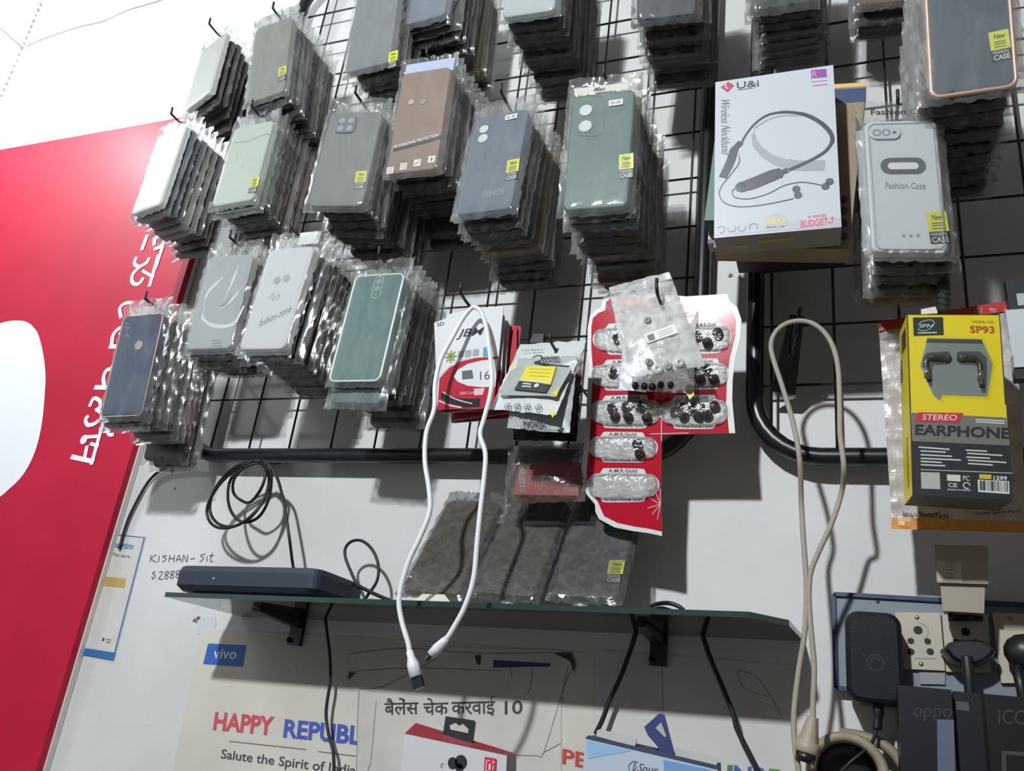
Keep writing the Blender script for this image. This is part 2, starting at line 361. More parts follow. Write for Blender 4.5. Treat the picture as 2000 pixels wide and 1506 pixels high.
mb = MB(); mb.tube([at(1545, 690, 0.085), at(1557, 632, 0.122), at(1563, 600, 0.13)], [0.003, 0.003, 0.0016], 8); T.part('prong', mb, BLK, world=True, smooth=True)

# ---------------------------------------------------------------- bagged phone cases on hooks
TH = 0.0092
DARKS = ['22262a', '2e3134', '1d2722', '26303a', '3a3836', '16191c', '2b2522', '34383a']
def CM(h): return mat(h, 0.42, spec=0.25)
SHELL = {}
def shell_mesh(hexc, v, w=0.0765, h=0.160):
    k = (hexc, v, round(w, 4), round(h, 4))
    if k not in SHELL:
        mb = MB(); mb.rbox(w, h, 0.0085, -TH / 2, TH / 2, 0.0022)
        q = [(-0.017, h / 2 - 0.024, 0.026, 0.036), (-0.019, h / 2 - 0.026, 0.022, 0.04), (0, h / 2 - 0.026, 0.034, 0.034)][v % 3]
        if v < 3: mb.rbox(q[2], q[3], 0.006, -TH / 2 - 0.0008, -TH / 2 + 0.0004, 0.0006, q[0], q[1], 4)
        SHELL[k] = mb.mesh('case_shell', CM(hexc), False)
    return SHELL[k]

BAGM = {}
def bag_mesh(seed, w=0.0765, h=0.160, mt=None, header=0.028, side=0.008, crumple=1.0):
    k = (seed, round(w, 3), round(h, 3), header, side)
    if k in BAGM: return BAGM[k]
    g = R_(seed); nx, nz = 18, 30; bw = w / 2 + side; zb, zt = -h / 2 - 0.007, h / 2 + header; mb = MB()
    edge = {}
    for sgn in (-1, 1):
        ids = []
        for j in range(nz + 1):
            row = []
            for i in range(nx + 1):
                x = -bw + 2 * bw * i / nx; z = zb + (zt - zb) * j / nz; bd = i in (0, nx) or j in (0, nz)
                ox = max(abs(x) - (w / 2 - 0.001), 0); oz = max(abs(z) - (h / 2 - 0.001), 0); o = max(ox / max(side, .001), oz / (0.007 if z < 0 else header))
                if bd:
                    key = (i, j)
                    if key not in edge: edge[key] = (x + g.uniform(-.0007, .0007), g.uniform(-.0022, .0022) * crumple, z + g.uniform(-.0009, .0009))
                    row.append(edge[key]); continue
                y = (TH / 2 + 0.0007) * (1 - min(o, 1)) ** 0.6
                nz_ = 0.00015 if o <= 0 else (0.0017 if oz > 0 else 0.0006) * crumple
                yv = sgn * min(max(y + g.uniform(-1, 1) * nz_ + (g.uniform(0, .0003) if o <= 0 else 0), -.001), .0057); row.append((x + (g.uniform(-.001, .001) if o > 0 else 0), yv, z + (g.uniform(-.0012, .0012) if o > 0 else 0)))
            ids.append(row)
        vs = [p for r in ids for p in r]; fs = []
        for j in range(nz):
            for i in range(nx):
                a = j * (nx + 1) + i; f = (a, a + 1, a + nx + 2, a + nx + 1); fs.append(f if sgn < 0 else f[::-1])
        mb.add(vs, fs)
    BAGM[k] = mb.mesh('bag', mt or FILM, True); return BAGM[k]

YEL = mat('c8cb40', 0.45); INK = mat('1c1d20', 0.5); PAPER = mat('e6e6e2', 0.55)
def sticker_on(T, c, sz=1.0, y=None, parent=None, tilt=0.06, big=True):
    """yellow over black price-style sticker: New / FASHION CASE"""
    y = -TH / 2 - 0.0004 if y is None else y; w_, h1, h2 = 0.0172 * sz, 0.0205 * sz, 0.0125 * sz; ca, sa = math.cos(tilt), math.sin(tilt)
    def q(u, v): return (c[0] + u * ca - v * sa, c[1] + u * sa + v * ca)
    mb = MB(); mb.poly([q(-w_ / 2, 0), q(w_ / 2, 0), q(w_ / 2, h1), q(-w_ / 2, h1)], y); mb.cm = 1
    mb.poly([q(-w_ / 2, -h2), q(w_ / 2, -h2), q(w_ / 2, 0), q(-w_ / 2, 0)], y)
    s = T.part('sticker', mb, [YEL, INK], parent, label='yellow and black sticker')
    if big:
        mb = MB()
        mb.text('New', q(-w_ * .26, h1 * .58), q(w_ * .30, h1 * .58), q(-w_ * .24, h1 * .86), y - .0002, .02)
        for k in (.42, .30, .15): mb.ribbon([q(-w_ * .3, h1 * k), q(w_ * .3, h1 * k)], h1 * .045, y - .0002)
        T.part('sticker_lettering', mb, mat('4c4d1c', 0.5), s)
        mb = MB(); mb.text('FASHION', q(-w_ * .42, -h2 * .36), q(w_ * .36, -h2 * .36), q(-w_ * .42, -h2 * .1), y - .0002, .01)
        mb.text('CASE', q(-w_ * .42, -h2 * .9), q(w_ * .40, -h2 * .9), q(-w_ * .42, -h2 * .45), y - .0002, .02)
        T.part('sticker_lettering', mb, mat('c9cdcf', 0.5), s)
    return s

# name of the stack's front case, pose (x, distance from wall, z, roll, yaw, pitch, w, h), shell colour, rest of the stack
ST = {
 'A': ((-1.0232, .169, 1.0042, -.179, -.30, -.051, .0746, .1579), 'b9bab6', 'pale case right over the banner corner, top row', .085, ['7f8384', '4c4f52', '3a3d40', '5a5d60', '2b2f33', '55403f']),
 'B': ((-.8575, .200, .9662, -.122, -.050, .039, .0757, .1596), '83867f', 'grey case second from left in the top row', .085, ['3a4042', '57585a', '2b3331', '6a6a60', '23302a', '4a4c4e']),
 'C': ((-.6439, .232, .9650, -.010, -.062, .083, .0790, .1686), '7c8083', 'ash grey case above the four-lens camera case', .10, ['2c4038', '6d6d62', '3d4442', '2a302d', '7a7a6a']),
 'D': ((-.5685, .220, 1.0495, .034, -.094, .087, .0749, .1623), '76828e', 'bluish grey case above the brown case', .095, ['2f3a36', '1f2623', '8f8c7a', '6b6f62', '97937f', 'a39f8c']),
 'E': ((-.3844, .253, .9926, .016, .045, .175, .0763, .1674), 'aab4b6', 'light case above the slate blue case', .10, ['1a242a', '18201f', '202b30', '2a3032']),
 'F': ((-.1978, .239, .9597, -.024, .122, .216, .0762, .1710), '25333b', 'dark navy case up left of the neckband box', .12, ['16221f', '1a2523', '1d2726', '222c2c']),
 'G': ((-.0527, .198, .9784, 0, .037, .156, .0697, .1668), '1f2b28', 'black green case straight above the neckband box', .10, ['1b2022', '3a3c38', '22262c', '1c2430']),
 'H': ((.0741, .138, 1.0160, -.005, .102, .156, .0683, .1677), '6b5a52', 'brownish case left of the rose gold rim case', .07, ['2a2a28', '1f2121']),
 'I': ((.1298, .312, .7239, .005, -.021, .178, .0740, .1965), '4e5a64', 'glossy slate case with rose gold rim', .10, ['6b4a2c', '1d2020', '15181a', '20211f', '1a1c20']),
 'J': ((-1.0165, .202, .7691, -.023, -.20, -.020, .0763, .1592), 'c4c6c4', 'white case hanging before the red banner', .11, ['6f7c86', '7a8288', '8a8a86', '56585c', '4a3034', '2b2e31']),
 'K': ((-.8619, .188, .7694, -.053, -.002, -.050, .0758, .1584), 'b4bdb2', 'pale mint green case with a yellow sticker', .10, ['6c7f72', '3a4f42', '54524a', '2c3630', '6d5a4c', '242a2a']),
 'L': ((-.6279, .244, .7012, -.004, .181, -.009, .0787, .1601), '76797a', 'grey case with raised four-lens camera', .095, ['23282a', '3c3a36', '2a2d2c', '4a4a40', '1c2022']),
 'M': ((-.5362, .224, .7675, -.012, .043, .041, .0750, .1708), '8f7a6e', 'brown case printed with four white icons', .095, ['2c3436', '4a4c4e', '23292a', '1a1e20']),
 'N': ((-.4096, .231, .6730, .018, -.051, -.042, .0777, .1602), '66717f', 'slate blue case with two round lens holes', .095, ['2b3a4a', '33404a', '8a7658', '4c5450', '24282a', '30363a']),
 'O': ((-.2597, .256, .6493, .004, .051, .076, .0777, .1605), '53706a', 'teal green case with two round lens holes', .09, ['1d3a4a', '22364a', '5a4636', '22282c', '2b3030', '6a5038', '1c2224']),
 'P': ((-.9585, .190, .4254, -.020, -.004, .074, .0766, .1576), '2a3c5c', 'navy case with gold rim and one round hole', .095, ['4a4c4e', '2c2a2a', '6a5436', '5a5a56', '8a2030', '1c1e20', '2a2c30']),
 'Q': ((-.8485, .172, .5319, -.028, .089, -.011, .0765, .1578), 'a4a8aa', 'silver grey case with swirling curves', .11, ['2c3236', '565858', '30302e', '6a675c']),
 'R': ((-.7164, .207, .5094, .047, -.031, -.018, .0770, .1597), 'c3c4c6', 'white case with script lettering', .10, ['27384c', '3a3c40', '4a463c', '22262a', '5a5040', '2c3030']),
 'S': ((-.5786, .184, .4676, .025, -.010, -.032, .0764, .1593), '5d7b79', 'glossy teal case with white rim', .075, ['54696a', '2a3034', '30322c', '23272a', '3c3e40']),
 'T': ((.0689, .222, .5777, -.028, .212, .063, .0744, .1614), 'c4c8cb', 'white case with an oval ring in its middle', .10, ['8a7a5a', '1f2226', '22262c', '5c3f2c', '23241f']),
}
FRONT = {}
def hang_point(M, c, h): return Vector(c) + M @ Vector((0, 0, h / 2 + 0.0235))
def build_stack(k):
    (x, d, z, ro, ya, pi, w_, h_), hexc, desc, dback, pal = ST[k]
    g = R_(ord(k) * 31); M = rotm(ro, ya, pi); c = Vector((x, -d, Z0 + z)); H = hang_point(M, c, h_)
    T = Thing('phone_case', 'bagged ' + desc, 'phone case', c, M); T.w, T.h = w_, h_
    T.part('case_shell', shell_mesh(hexc, 3, w_, h_), None)
    T.part('bag', bag_mesh(ord(k), w_, h_, FILM_FRONT), None)
    FRONT[k] = T
    pitch = {'T': 0.021, 'P': .0131, 'A': .0145, 'E': .0138, 'F': .0142, 'G': .0135, 'H': .0138, 'I': .0138}.get(k, 0.0127); dback = max(dback - (0 if k == 'T' else .03), .062); n = int((d - dback) / pitch)
    short = desc.split(',')[0]
    for i in range(1, n + 1):
        f = i / n; yy = ya * (1 - .45 * f) + 0.006 * math.sin(i * 1.7 + x * 9); pp = pi * (1 - .15 * f); rr = ro * (1 - f * .6) + g.uniform(-.035, .035)
        ww = g.uniform(.0735, .0785); hh = g.uniform(.152, .166); ww, hh = [(.0765, .160), (.0745, .155), (.0780, .164)][g.randrange(3)]
        drop = {('S', 1): 0.021, ('P', n): 0.030, ('P', n - 1): 0.024, ('S', n): 0.022, ('S', n - 1): 0.018, ('N', n): 0.018, ('N', n - 1): .015, ('M', n): .03, ('M', n - 1): .026, ('M', n - 2): .022, ('L', n): .02, ('L', n - 1): .016, ('R', n): 0.016, ('R', n - 1): 0.012}.get((k, i), g.uniform(-.004, .006))
        Mi = rotm(rr, yy, pp); hp = Vector((H.x + g.uniform(-.003, .003), H.y + pitch * i, H.z - drop)); ci = hp - Mi @ Vector((0, 0, hh / 2 + 0.0235))
        col = pal[min(int((i - 1) * len(pal) / n), len(pal) - 1)] if g.random() < .75 else DARKS[g.randrange(len(DARKS))]
        if (k, i) == ('S', 1): col = '54696a'
        q = Thing('phone_case', 'bagged phone case behind the ' + short, 'phone case', ci, Mi, 'cases stacked behind the ' + short)
        q.part('case_shell', shell_mesh(col, g.randrange(3), ww, hh), None)
        q.part('bag', bag_mesh(100 + g.randrange(5), ww, hh, FILM), None)
        if g.random() < .3: sticker_on(q, (ww / 2 - .011, -hh * .22), .9, big=False)
    mb = MB(); tip = Vector((H.x, -d - 0.016, H.z + 0.003))
    mb.tube(spline([Vector((H.x, -0.026, H.z)), Vector((H.x, -d + .03, H.z)), Vector((H.x, -d - 0.012, H.z)), tip, tip + Vector((0, -.001, .009))], 6), 0.0019, 8)
    single('wall_hook', mb, WIRE, 'black wire hook carrying the ' + short, 'hook', 'black wire hooks on the grids', smooth=True)
for k in ST: build_stack(k)

# details of the front cases -------------------------------------------------------------------
yF = -TH / 2 - 0.0003
for k, px in (('B', (551, 147)), ('C', (767, 120)), ('K', (495, 365)), ('L', (703, 356)), ('N', (1000, 336)), ('O', (1223, 330)), ('I', (1955, 96)), ('T', (1834, 452)), ('S', (778, 715))):
    if k != 'S': sticker_on(FRONT[k], FRONT[k].loc(px[0], px[1], yF), 1.12 if k == 'T' else (1.0 if k in 'INO' else .9))
def rim(T, hexc, r=0.0016, rough=.25, metal=.3):
    T.part('rim', MB().tube([(x, -TH / 2 + .0006, z) for x, z in rrect(T.w - .001, T.h - .001, .0085, 6)], r, 8, closed=True), mat(hexc, rough, metal), smooth=True)
def lens_hole(T, px, r, hexc='c3c8c8'):
    c = T.loc(*px, yF); mb = MB(); mb.disc(c[0], c[1], r, y=yF - .0001); mb.cm = 1
    a = [(c[0] + r * 1.13 * math.cos(t * math.pi / 12), c[1] + r * 1.13 * math.sin(t * math.pi / 12)) for t in range(24)]; b = [(c[0] + r * math.cos(t * math.pi / 12), c[1] + r * math.sin(t * math.pi / 12)) for t in range(24)]
    mb.ringflat(a, b, yF - .0003); T.part('lens_hole', mb, [mat(hexc, .5), mat('4b555c', .4)], label='round camera hole')
def tagpaper(T, px, txt, wd=.017, ht=.008, tilt=.05):
    c = T.loc(*px, yF - .0002); ca, sa = math.cos(tilt), math.sin(tilt)
    q = lambda u, v: (c[0] + u * ca - v * sa, c[1] + u * sa + v * ca)
    mb = MB(); mb.poly([q(-wd / 2, -ht / 2), q(wd / 2, -ht / 2), q(wd / 2, ht / 2), q(-wd / 2, ht / 2)], yF - .0012); s = T.part('model_tag', mb, PAPER, label='white paper tag')
    mb = MB(); mb.text(txt, q(-wd * .36, -ht * .28), q(wd * .36, -ht * .28), q(-wd * .36, ht * .28), yF - .0014, .02); T.part('tag_lettering', mb, INK, s)

T = FRONT['N']; lens_hole(T, (945, 252), .0068); lens_hole(T, (943, 270), .0072); tagpaper(T, (999, 229), 'D/-50')
mb = MB(); mb.text('FASHION', T.loc(945, 392), T.loc(986, 384), T.loc(947, 379), yF - .0001, .01); T.part('case_lettering', mb, mat('8a94a0', .5))
T = FRONT['O']; lens_hole(T, (1144, 215), .0078); lens_hole(T, (1143, 246), .0080); tagpaper(T, (1203, 201), 'D/-50')
mb = MB(); mb.ribbon([T.loc(*p) for p in ((1120, 196), (1170, 192), (1182, 205), (1180, 255), (1165, 270), (1130, 268))], .0009, yF - .0001, 4); T.part('camera_outline', mb, mat('3d5652', .5))
T.part('header_card', MB().rect(-.038, T.h / 2 + .004, .030, T.h / 2 + .0135, -.0005), mat('d9d6cc', .6))
mb = MB(); mb.textc('Max', -.006, T.h / 2 + .0085, .006, -.001, .01, .3); T.part('header_lettering', mb, INK)
T = FRONT['K']; mb = MB(); mb.ribbon([T.loc(*p) for p in ((462, 282), (490, 279), (515, 268), (532, 266))], .0012, yF - .0001, 4); T.part('camera_ridge', mb, mat('98a296', .5))
T = FRONT['L']
c = T.loc(676, 244, yF); T.part('camera_bump', MB().rbox(.030, .030, .006, -TH / 2 - .0018, -TH / 2, .0012, c[0], c[1]), CM('6f7375'))
mb = MB()
for sx in (-1, 1):
    for sz in (-1, 1): mb.disc(c[0] + sx * .0068, c[1] + sz * .0068, .0047, y=-TH / 2 - .0019)
T.part('lens_marks', mb, mat('8b8f90', .4))
T = FRONT['M']
mb = MB(); mb.rect(-T.w / 2 + .002, -.0, T.w / 2 - .002, .0, yF)
mb = MB(); q = [T.loc(*p, yF) for p in ((770, 287), (861, 264), (859, 272), (768, 297))]; mb.poly(q, yF - .0001); T.part('black_band', mb, INK, label='black printed band')
mb = MB(); mb.text('PROFESSIONAL PROTECTION', T.loc(771, 295), T.loc(858, 271), T.loc(772, 289), yF - .0003, .01); T.part('case_lettering', mb, PAPER)
mb = MB(); mb2 = MB()
for px, kind in (((762, 333), 0), ((788, 325), 1), ((815, 318), 2), ((843, 311), 3)):
    c = T.loc(*px, yF); mb.rect(c[0] - .0052, c[1] - .0055, c[0] + .0052, c[1] + .0055, yF - .0002)
    if kind == 0: mb2.ribbon([(c[0] - .002, c[1] - .003), (c[0] + .002, c[1] - .003), (c[0] + .002, c[1] + .003), (c[0] - .002, c[1] + .003)], .0005, yF - .0004, closed=True)
    if kind == 1: mb2.ribbon([(c[0] + .003 * math.cos(a), c[1] + .003 * math.sin(a)) for a in np.linspace(0, 6, 12)], .0005, yF - .0004)
    if kind == 2: mb2.ribbon([(c[0] - .003, c[1] - .002), (c[0], c[1] - .0002), (c[0] + .003, c[1] + .003)], [.0012, .0008, .0004], yF - .0004)
    if kind == 3: mb2.ribbon([(c[0], c[1] - .003), (c[0], c[1] + .003)], .0014, yF - .0004); mb2.ribbon([(c[0] - .002, c[1]), (c[0] + .002, c[1])], .0006, yF - .0004)
T.part('icon_squares', mb, mat('d8d4d0', .5)); T.part('icons', mb2, INK)
lens_hole(T, (803, 199), .0048, 'b8a89c'); lens_hole(T, (826, 198), .0048, 'a08d80')
T.part('header_card', MB().rect(-.036, T.h / 2 - .004, .040, T.h / 2 + .018, -.0012), mat('b8c4de', .35), label='shiny bluish header card')
T = FRONT['I']; rim(T, 'c9a591', .0022, .3, .35)
T = FRONT['P']; rim(T, 'a58f78', .0013, .3, .4); lens_hole(T, (271, 674), .0072, 'a89f96')
mb = MB(); mb.text('Hi', T.loc(249, 660), T.loc(249, 632), T.loc(258, 661), yF - .0002); T.part('case_lettering', mb, mat('5b6c86', .5))
T = FRONT['S']; rim(T, 'c4cfcd', .0017, .3, .1)
c = T.loc(741, 565); mb = MB(); mb.ribbon([(c[0] + x, c[1] + z) for x, z in rrect(.0135, .034, .0066, 6)], .0009, yF - .0002, closed=True); T.part('camera_outline', mb, mat('b9c4b4', .4))
mb = MB(); mb.disc(c[0], c[1] + .009, .0045, y=yF - .0002); mb.disc(c[0], c[1] - .002, .0045, y=yF - .0002); mb.disc(c[0], c[1] - .011, .0022, y=yF - .0002); T.part('lens_marks', mb, mat('86a09a', .3))
T = FRONT['Q']
mb = MB()
for pts, wd in (([(402, 600), (412, 572), (440, 545)], [.001, .003, .004, .002]), ([(405, 600), (400, 625), (425, 640), (460, 635), (480, 600)], [.001, .003, .004, .004, .002]), ([(440, 590), (455, 560), (470, 520)], [.001, .002, .003, .001]), ([(430, 612), (455, 590), (485, 555)], [.001, .003, .001])):
    mb.ribbon([T.loc(*p) for p in pts], [v * 1.6 for v in wd], yF - .0001, 6)
T.part('swirl_print', mb, mat('c9cfd2', .4), label='pale swirling curves')
mb = MB(); mb.ribbon([T.loc(*p) for p in ((447, 595), (458, 578), (447, 595), (436, 600))], .0012, yF - .0002)
for yy in (668, 673, 678): mb.ribbon([T.loc(418, yy), T.loc(437, yy)], .0005, yF - .0002)
T.part('fine_print', mb, mat('6e7578', .5))
T = FRONT['R']
mb = MB(); mb.text('fashion zone', T.loc(509, 643), T.loc(572, 612), T.loc(512, 628), yF - .0002, -.012, .3); T.part('case_lettering', mb, mat('74767c', .5))
mb = MB()
for px in ((545, 551), (563, 547)): c = T.loc(*px); mb.disc(c[0], c[1], .0058, y=yF - .0002)
mb.ribbon([T.loc(*p) for p in ((528, 588), (540, 575), (536, 590), (550, 578), (546, 590))], .0009, yF - .0002, 4)
T.part('round_marks', mb, mat('9ea0a6', .5))
T.part('header_card', MB().rect(.004, T.h / 2 + .006, .040, T.h / 2 + .026, -.0012), mat('d4d6d6', .4))
T = FRONT['T']
c = T.loc(1728, 261, yF)
T.part('camera_bump', MB().rbox(.032, .0165, .008, -TH / 2 - .0022, -TH / 2, .001, c[0], c[1]), CM('b4b9bc'))
mb = MB()
for dx in (-.0085, .001):
    o_ = [(c[0] + dx + .0042 * math.cos(a * math.pi / 10), c[1] + .0042 * math.sin(a * math.pi / 10)) for a in range(20)]; i_ = [(c[0] + dx + .003 * math.cos(a * math.pi / 10), c[1] + .003 * math.sin(a * math.pi / 10)) for a in range(20)]
    mb.ringflat(o_, i_, -TH / 2 - .0023)
mb.disc(c[0] + .0095, c[1], .002, y=-TH / 2 - .0023); T.part('lens_rings', mb, mat('70777c', .4))
c = T.loc(1764, 324, yF); mb = MB()
mb.ringflat(rrect(.0455, .0200, .0099, 8, c[0], c[1]), rrect(.0310, .0085, .0042, 8, c[0], c[1]), yF - .0002); mb.cm = 1
mb.poly(rrect(.0310, .0085, .0042, 8, c[0], c[1]), yF - .0001); T.part('oval_ring', mb, [mat('7d8387', .25, .5), mat('d3d6d8', .4)], label='grey metal oval ring')
mb = MB(); mb.text('Fashion Case', T.loc(1727, 373), T.loc(1805, 374), T.loc(1727, 361), yF - .0002)
for px in ((1762, 465), (1776, 465), (1790, 464)): c = T.loc(*px); mb.disc(c[0], c[1], .0016, y=yF - .0002)
T.part('case_lettering', mb, mat('8d9194', .5))
c0 = T.loc(1700, 370); mb = MB(); mb.tube([(x, -TH / 2 - .0002, z) for x, z in rrect(T.w - .009, T.h - .009, .007, 6)], .0007, 6, closed=True); T.part('edge_ridge', mb, mat('9aa0a4', .35), smooth=True)
mb = MB(); mb.text('Fashion Case', (-.030, T.h / 2 + .006), (.034, T.h / 2 + .006), (-.030, T.h / 2 + .0135), -.0065, .02); T.part('bag_lettering', mb, mat('33353a', .5), label='dark lettering on the bag header')

# ---------------------------------------------------------------- neckband box and its neighbours
def pose(p): return (Vector((p[0], -p[1], Z0 + p[2])), rotm(p[3], p[4], p[5]))
def carton(T, w_, h_, dp, m, parent=None, name='carton', y0=0.0):
    return T.part(name, MB().box((0, y0 + dp / 2, 0), (w_, dp, h_)), m, parent)
c, M = pose((-.0604, .248, .6260, -.016, .028, .039)); W_, H_ = .1297, .2097
T = Thing('neckband_box', 'white retail box picturing a black neckband headset', 'box', c, M)
CW = mat('bec2c7', 0.4, spec=.3)
mb = MB(); mb.box((0, .019, 0), (W_, .038, H_)); mb.m = [0, 0, 0, 0, 1, 0]; T.part('carton', mb, [CW, mat('8f8a80', .5)])
L = T.loc; G1 = mat('3d3f4a', .4); G2 = mat('979a9e', .4); G3 = mat('c6c8ca', .4)
def zz(x, y): return L(1380 + x / 3.767, 120 + y / 3.767)
mb = MB(); mb.poly([zz(*p) for p in ((103, 192), (160, 150), (205, 178), (155, 228))], -.0003); T.part('logo_diamond', mb, mat('b33a5a', .4))
mb = MB(); mb.ribbon([zz(*p) for p in ((143, 168), (140, 195), (160, 200))], .0012, -.0005); T.part('logo_letter', mb, mat('f0d8de', .4))
mb = MB(); mb.text('U&i', zz(222, 203), zz(385, 185), zz(222, 155), -.0004, .01); mb.ribbon([zz(225, 212), zz(345, 197)], .0006, -.0004); T.part('brand_lettering', mb, mat('42444c', .4))
mb = MB(); mb.poly([zz(*p) for p in ((768, 65), (880, 55), (885, 115), (770, 125))], -.0003); T.part('badge', mb, mat('8c4a9c', .4))
mb = MB(); mb.text('R', zz(778, 118), zz(815, 114), zz(776, 75), -.0005, .02); mb.ribbon([zz(770, 150), zz(885, 140)], .0007, -.0005); mb.ribbon([zz(780, 178), zz(888, 168)], .0016, -.0005); T.part('badge_lettering', mb, mat('d08ab0', .4))
mb = MB(); mb.text('Wireless Neckband', zz(105, 285), zz(110, 690), zz(168, 285), -.0004, -.008, .4); T.part('script_lettering', mb, mat('5a5c62', .4))
arc = [(258, 600), (290, 540), (350, 465), (430, 405), (520, 378), (620, 375), (730, 395), (830, 445), (900, 510), (925, 565), (915, 610), (870, 665), (800, 710), (700, 760), (605, 800)]
arc2 = [(355, 490), (450, 430), (560, 400), (680, 400)]
mb = MB(); mb.ribbon([zz(*p) for p in arc], [.0022, .0024, .0028, .0034, .0045, .0048, .0045, .0036, .0036, .004], -.0005, 6)
mb.ribbon([zz(*p) for p in ((255, 595), (205, 650), (175, 740), (118, 855))], [.007, .0095, .0095, .009], -.0006, 4)
mb.ribbon([zz(*p) for p in ((600, 800), (545, 820), (470, 845), (350, 895), (240, 930))], [.006, .013, .0145, .0145, .013], -.0006, 4)
mb.ball((zz(250, 925)[0], -.0006, zz(250, 925)[1]), (.006, .0001, .006)); T.part('neckband_picture', mb, G1, label='picture of a dark neckband')
mb = MB(); mb.ribbon([zz(*p) for p in ((365, 480), (345, 540), (370, 620), (440, 690), (540, 740), (660, 765), (870, 765))], [.001, .005, .0075, .009, .011, .013, .013], -.0002, 6); mb.ribbon([zz(*p) for p in arc2], .002, -.0002, 4); T.part('band_shade_picture', mb, G2, label='picture of a light grey band')
mb = MB(); mb.ribbon([zz(*p) for p in ((235, 690), (240, 745), (180, 830), (110, 920), (95, 990), (150, 1050), (270, 1070), (450, 1050), (640, 1010))], .0011, -.0005, 6)
mb.ribbon([zz(*p) for p in ((235, 920), (190, 955), (210, 1000), (310, 1012), (450, 975), (570, 915), (690, 890), (790, 900), (850, 915))], .0011, -.0005, 6)
for q in ((660, 940), (672, 985), (875, 920), (905, 885)): p = zz(*q); mb.disc(p[0], p[1], .0042, y=-.0006, n=14)
T.part('earbud_picture', mb, mat('4a4e50', .4))
mb = MB(); mb.poly([zz(*p) for p in ((62, 1218), (985, 1150), (985, 1212), (62, 1280))], -.0002); p = zz(505, 1180); mb.disc(p[0], p[1], .0125, .0100, y=-.0003); T.part('footer_band', mb, mat('adb0b4', .4))
mb = MB(); mb.text('30Hrs', zz(440, 1205), zz(580, 1188), zz(440, 1163), -.0005, .03); T.part('badge_number', mb, mat('d2c66a', .4))
mb = MB(); mb.text('Back Up', zz(442, 1232), zz(575, 1222), zz(442, 1215), -.0005, .01); T.part('badge_lettering', mb, mat('55575a', .4))
mb = MB(); mb.text('BUDGET-7', zz(692, 1225), zz(938, 1198), zz(692, 1172), -.0005, .02); mb.text('# SERIES', zz(745, 1155), zz(880, 1142), zz(745, 1137), -.0005, .0); T.part('model_lettering', mb, mat('d8506c', .4))
mb = MB()
for q in ((105, 1238), (185, 1230), (260, 1225), (345, 1218)): p = zz(*q); mb.ribbon([(p[0] + .0042 * math.cos(a), p[1] + .0042 * math.sin(a)) for a in np.linspace(q[0], q[0] + 4.4, 10)], .0009, -.0005)
T.part('icons', mb, mat('77797e', .4))
mb = MB()
for (x0, x1, yy) in ((-.02, .018, .012), (-.045, -.03, .02)): mb.add([(x0, yy, -H_ / 2 - .0003), (x1, yy, -H_ / 2 - .0003), (x1, yy + .007, -H_ / 2 - .0003), (x0, yy + .007, -H_ / 2 - .0003)], [(0, 3, 2, 1)])
T.part('base_print', mb, mat('a8a44a', .5))
def neighbour_box(name, label, quad, d, depth, m, cat='box', roll=0.0):
    p = [at(*q, d) for q in quad]; cc = sum(p, Vector()) / 4; wd = ((p[1] - p[0]).length + (p[2] - p[3]).length) / 2; ht = ((p[3] - p[0]).length + (p[2] - p[1]).length) / 2
    e = (p[1] - p[0]) + (p[2] - p[3]); ro = math.atan2(-e.z, e.x)
    T = Thing(name, label, cat, cc, rotm(ro, 0, 0)); T.w, T.h = wd, ht
    carton(T, wd, ht, depth, m); return T
TAN = mat('8a7a5c', .5)
T = neighbour_box('accessory_box', 'tan printed box behind the white neckband box', [(1420, 176), (1674, 166), (1678, 482), (1420, 486)], .198, .03, TAN)
mb = MB(); mb.rect(-T.w / 2, T.h / 2 - .006, T.w / 2, T.h / 2, -.0003); T.part('top_stripe', mb, mat('d8b070', .5))
mb = MB(); mb.rect(-T.w / 2, T.h / 2 - .028, T.w / 2, T.h / 2 - .008, -.0003); T.part('blue_band', mb, mat('2e3f6a', .5))
mb = MB()
for yy in (390, 412, 437, 462):
    p = T.loc(1645, yy); mb.disc(p[0], p[1], .0055, y=-.0004)
T.part('round_icons', mb, mat('2b2a4a', .5))
T = neighbour_box('accessory_box', 'green and tan striped box peeking out left of the neckband box', [(1391, 200), (1610, 186), (1615, 420), (1391, 432)], .165, .026, mat('59786c', .5))
mb = MB(); mb.rect(-T.w / 2, T.h / 2 - .028, T.w / 2, T.h / 2, -.0003); T.part('tan_band', mb, mat('e0bd80', .5))
T = neighbour_box('accessory_box', 'glossy white box low behind the left edge of the neckband box', [(1386, 395), (1600, 378), (1600, 462), (1384, 476)], .135, .02, mat('d0d0d4', .2))
mb = MB(); mb.rect(-T.w / 2, -T.h / 2, T.w / 2, -T.h / 2 + .006, -.0003); T.part('maroon_strip', mb, mat('5a2a4a', .4))
T = neighbour_box('accessory_box', 'dark maroon box at the back under the neckband box', [(1440, 400), (1650, 386), (1650, 494), (1440, 512)], .11, .03, mat('3a1622', .5))
mb = MB(); mb.rect(-T.w / 2, -T.h / 2, T.w / 2, -T.h / 2 + .010, -.0003); T.part('magenta_strip', mb, mat('6a1c44', .5))

